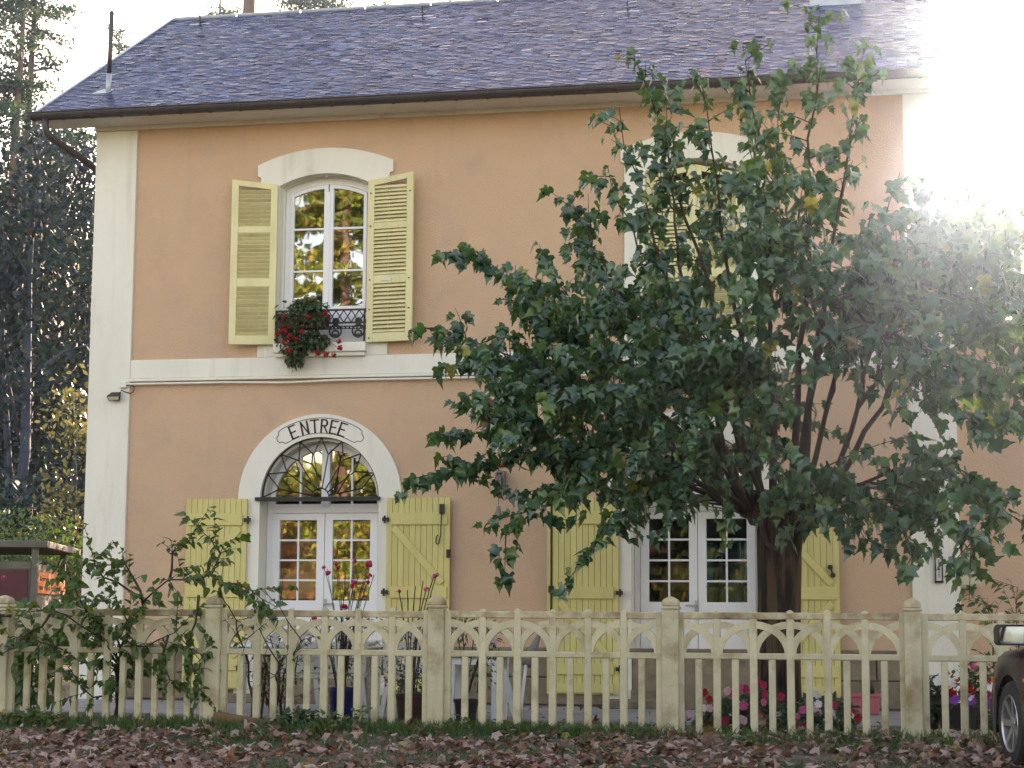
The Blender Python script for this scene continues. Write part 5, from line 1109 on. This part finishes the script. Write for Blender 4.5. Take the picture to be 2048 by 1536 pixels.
o = link('woodland', me); tag(o, 'dark bluish mass of woodland foliage behind the house on the left, plus unseen trees added to block the sun', 'woodland', kind='stuff')
o = T.build('woodland_trunks', 'greybark'); tag(o, 'tangle of thin grey trunks and bare boughs within the dark woodland and the added sun-blocking trees', 'woodland', kind='stuff')
def pine(name, label, x, y, h, r0, clumps, seed, start=.45, group=None, cat='pine tree', bare=False, lean=0):
    r = random.Random(seed); z = hz(x, y) - .3; root = thing(name, label, cat, (x, y, z), group); b = MB(); b0 = Vector((x, y, z)); top = b0 + Vector((lean, 0, h))
    b.tube([b0, b0.lerp(top, .3) + Vector((.1, 0, 0)), b0.lerp(top, .6) + Vector((-.05, 0, 0)), b0.lerp(top, .85), top], [r0, r0 * .85, r0 * .65, r0 * .4, .04], 10); b.build('trunk', 'pine', root, smooth=True)
    br = MB(); pts = []
    for k in range(clumps):
        t = r.uniform(start, 1); p = b0.lerp(top, t); a = r.uniform(0, 6.28); L_ = r.uniform(1.2, 3.4) * (1.25 - t * .8); e_ = p + Vector((math.cos(a) * L_, math.sin(a) * L_, r.uniform(-.2, .35) * L_)); br.tube([p, p.lerp(e_, .5) + Vector((0, 0, .1)), e_], [.05, .035, .012], 5, False)
        for q in range(5): s_ = p.lerp(e_, r.uniform(.35, 1)); f_ = s_ + Vector((r.gauss(0, .35), r.gauss(0, .35), r.uniform(0, .25))); br.tube([s_, f_], [.015, .006], 3, False); pts.append((f_, r.uniform(.16, .38)))
    br.build('branches', 'pine', root, stuff=True)
    C = []; 
    for p, s in pts: n_ = 42; C.append(np.array(tuple(p)) + rng.normal(size=(n_, 3)) * np.array([s, s, s * .35]))
    o = link('crown', quads_mesh('crown', np.concatenate(C), .075, 'needle', 0, 1.3), root); o['kind'] = 'stuff'; return root
def ptop(px, py, Y): p = at(px, py, Y); return p.x
for i, (px, Y, h, r0, lb) in enumerate(((15, 34, 21, .22, 'tall thin pine at the far left edge of the sky'), (38, 36, 22, .24, 'tall pine with a pale trunk second from the left'), (98, 38, 15.5, .17, 'shorter pine with tufted boughs between the tall pines and the roof'), (-70, 33, 20, .22, 'tall pine just beyond the left edge'))):
    pine('pine_tree', lb, ptop(px, 200, Y), Y, h, r0, 22, 200 + i, .45, lean=.5 if i != 2 else .2)
pine('pine_tree', 'thick dark pine trunk rising behind the ridge of the roof', ptop(500, 15, 30), 30, 26, .33, 22, 210, .75)
for i, (px, Y, lb) in enumerate(((440, 52, 'faint pine crown above the ridge left of the thick trunk'), (600, 50, 'faint pine crown above the ridge right of the thick trunk'), (770, 54, 'faint pine top above the middle of the ridge'), (900, 56, 'faint pine top above the ridge over the second window'), (240, 60, 'hazy distant pine left of the flue pipe'))):
    pine('pine_tree', lb, ptop(px, 15, Y), Y, 24 + (i % 2) * 1.5, .22, 26, 220 + i, .62)
# small backlit tree beside the corner, partly hidden by the house
def small_tree(px, Y, h, label, seed, m, nl, spread):
    r = random.Random(seed); T2 = MB(); S2 = []; x = at(px, 900, Y).x; root = thing('autumn_tree', label, 'tree', (x, Y, hz(x, Y))); wood_tree(r, x, Y, h, spread, nl, T2, S2, .26); T2.build('trunk', 'greybark', root); o = link('crown', quads_mesh('crown', S2[0], rng.uniform(.05, .10, nl), m), root); o['kind'] = 'stuff'
small_tree(178, 13, 5.6, 'small backlit tree with yellowing leaves beside the left corner of the house', 301, 'yellowleaf', 1500, 1.25)
small_tree(205, 10, 3.1, 'low yellow-green sapling beside the foot of the left house corner', 303, 'yellowleaf', 1000, 1.0)
r_ = random.Random(5)
B = thing('hedge_shrub', 'dense green shrub behind the shelter roof', 'shrub', (-14, 11, 0)); clump(B, [((at(x, 1060, 11).x, 11 + r_.uniform(-1, 1), r_.uniform(1.2, 2.4)), (1.0, .8, .7)) for x in range(-40, 190, 22)], 5200, 'shrubleaf', .07, .14, 71)
B = thing('garden_plants', 'green rhubarb-like plants between the shelter and the fence', 'plants', (-9.5, -4.4, 0)); clump(B, [((at(x, 1210, -3.5).x, -3.5 + r_.uniform(-.4, .4), r_.uniform(.2, .95)), (.28, .25, .28)) for x in (-20, 20, 70, 95, 120, 150, 60, 10)], 1100, 'shrubleaf', .05, .13, 72, RP)
flower(B, at(8, 1155, -3.5), .035, 'pink', 'ball', r_)

# ------------------------------------------------------------------ the sunlit bank and trees across the road (seen in the window panes)
r_ = random.Random(55); b = MB()
bk = thing('rock_bank', 'ochre rocky bank across the road, mirrored in the entrance door panes', 'rock face', (-14, -44, -.5))
nx, nzv = 60, 14; vs = []
from mathutils import noise as mn
for j in range(nzv):
    for i in range(nx):
        x = -44 + i * 1.1; z = -.8 + j * .5; y = -43 - j * .22; n_ = mn.noise(Vector((x * .35, z * .6, 0))) * 1.5 + mn.noise(Vector((x * 1.1, z * 1.3, 3))) * .8; vs.append((x, y + n_, z + mn.noise(Vector((x * .5, 7, 0))) * .5 * j / nzv))
b.add(vs, [(j * nx + i, j * nx + i + 1, (j + 1) * nx + i + 1, (j + 1) * nx + i) for j in range(nzv - 1) for i in range(nx - 1)]); b.build('rock_face', 'rock', bk)
b = MB(); z9 = -.8 + 13 * .5; b.add([(-44, -45.5, z9 - .4), (21, -45.5, z9 - .4), (21, -120, 10), (-44, -120, 10)], [(0, 1, 2, 3)]); b.build('bank_top', 'forestfloor', bk)
def conifer(x, y, z0, h, w, seed, label, m='larch', nq=34000):
    r = random.Random(seed); root = thing('conifer', label, 'conifer', (x, y, z0), 'conifers across the road'); b = MB(); b.tube([(x, y, z0), (x, y, z0 + h)], [.28, .03], 8); b.build('trunk', 'pine', root)
    C = []; br = MB()
    for k in range(int(h * 7)):
        t = r.uniform(.08, .98); zz_ = z0 + h * t; L_ = w * (1 - t) ** .8 * r.uniform(.6, 1.1) + .2; a = r.uniform(0, 6.28); e_ = Vector((x + math.cos(a) * L_, y + math.sin(a) * L_, zz_ - L_ * .22)); p = Vector((x, y, zz_)); br.tube([p, e_], [.04, .01], 4, False)
        n_ = int(nq / (h * 7)); tt = rng.random(n_) ** .7; base_ = np.array(tuple(p))[None] * (1 - tt)[:, None] + np.array(tuple(e_))[None] * tt[:, None]; C.append(base_ + rng.normal(size=(n_, 3)) * np.array([.22, .22, .10]) * (.5 + tt)[:, None])
    br.build('branches', 'pine', root, stuff=True); o = link('crown', quads_mesh('crown', np.concatenate(C), .15, m), root); o['kind'] = 'stuff'
conifer(-20.0, -45, 4, 22, 5.0, 401, 'tall sunlit conifer mirrored in the right half of the upstairs window')
conifer(-25.0, -47, 4, 19, 4.4, 402, 'shorter sunlit conifer mirrored in the left half of the upstairs window')
conifer(-15.0, -46, 4, 12, 3.0, 403, 'sunlit conifer mirrored in the fanlight over the entrance')
conifer(-33.0, -48, 4, 16, 3.6, 404, 'sunlit conifer farthest along the road bank'); conifer(-4.0, -52, 4, 16, 3.6, 405, 'sunlit conifer across the road behind the second door reflections'); conifer(8, -54, 4, 14, 3.6, 406, 'sunlit conifer across the road opposite the car')
rk = thing('bank_bushes', 'sunlit yellow-green bushes growing on the rocky bank across the road', 'bushes', (-16, -42, 0)); clump(rk, [((r_.uniform(-34, 6), -41.8 + r_.uniform(-1, .6), r_.uniform(.3, 6)), (1.2, .5, .9)) for k in range(80)], 19000, 'larch', .14, .3, 88)

# ------------------------------------------------------------------ the air
HZ = MB().box(-305, 305, -305, 305, -3.5, 34).build('haze', 'soil'); HZ['kind'] = 'stuff'; HZ['label'] = 'thin backlit autumn haze in the air, also standing in for sun glare'
hm = bpy.data.materials.new('haze'); hm.use_nodes = True; hn = hm.node_tree; hn.nodes.remove(hn.nodes['Principled BSDF'])
pv = hn.nodes.new('ShaderNodeVolumePrincipled'); pv.inputs['Color'].default_value = (.5, .72, 1, 1); pv.inputs['Density'].default_value = .00045; pv.inputs['Anisotropy'].default_value = .945  # strong forward scatter also stands in for lens flare round the sun
hn.links.new(pv.outputs[0], hn.nodes['Material Output'].inputs['Volume']); HZ.data.materials.clear(); HZ.data.materials.append(hm)
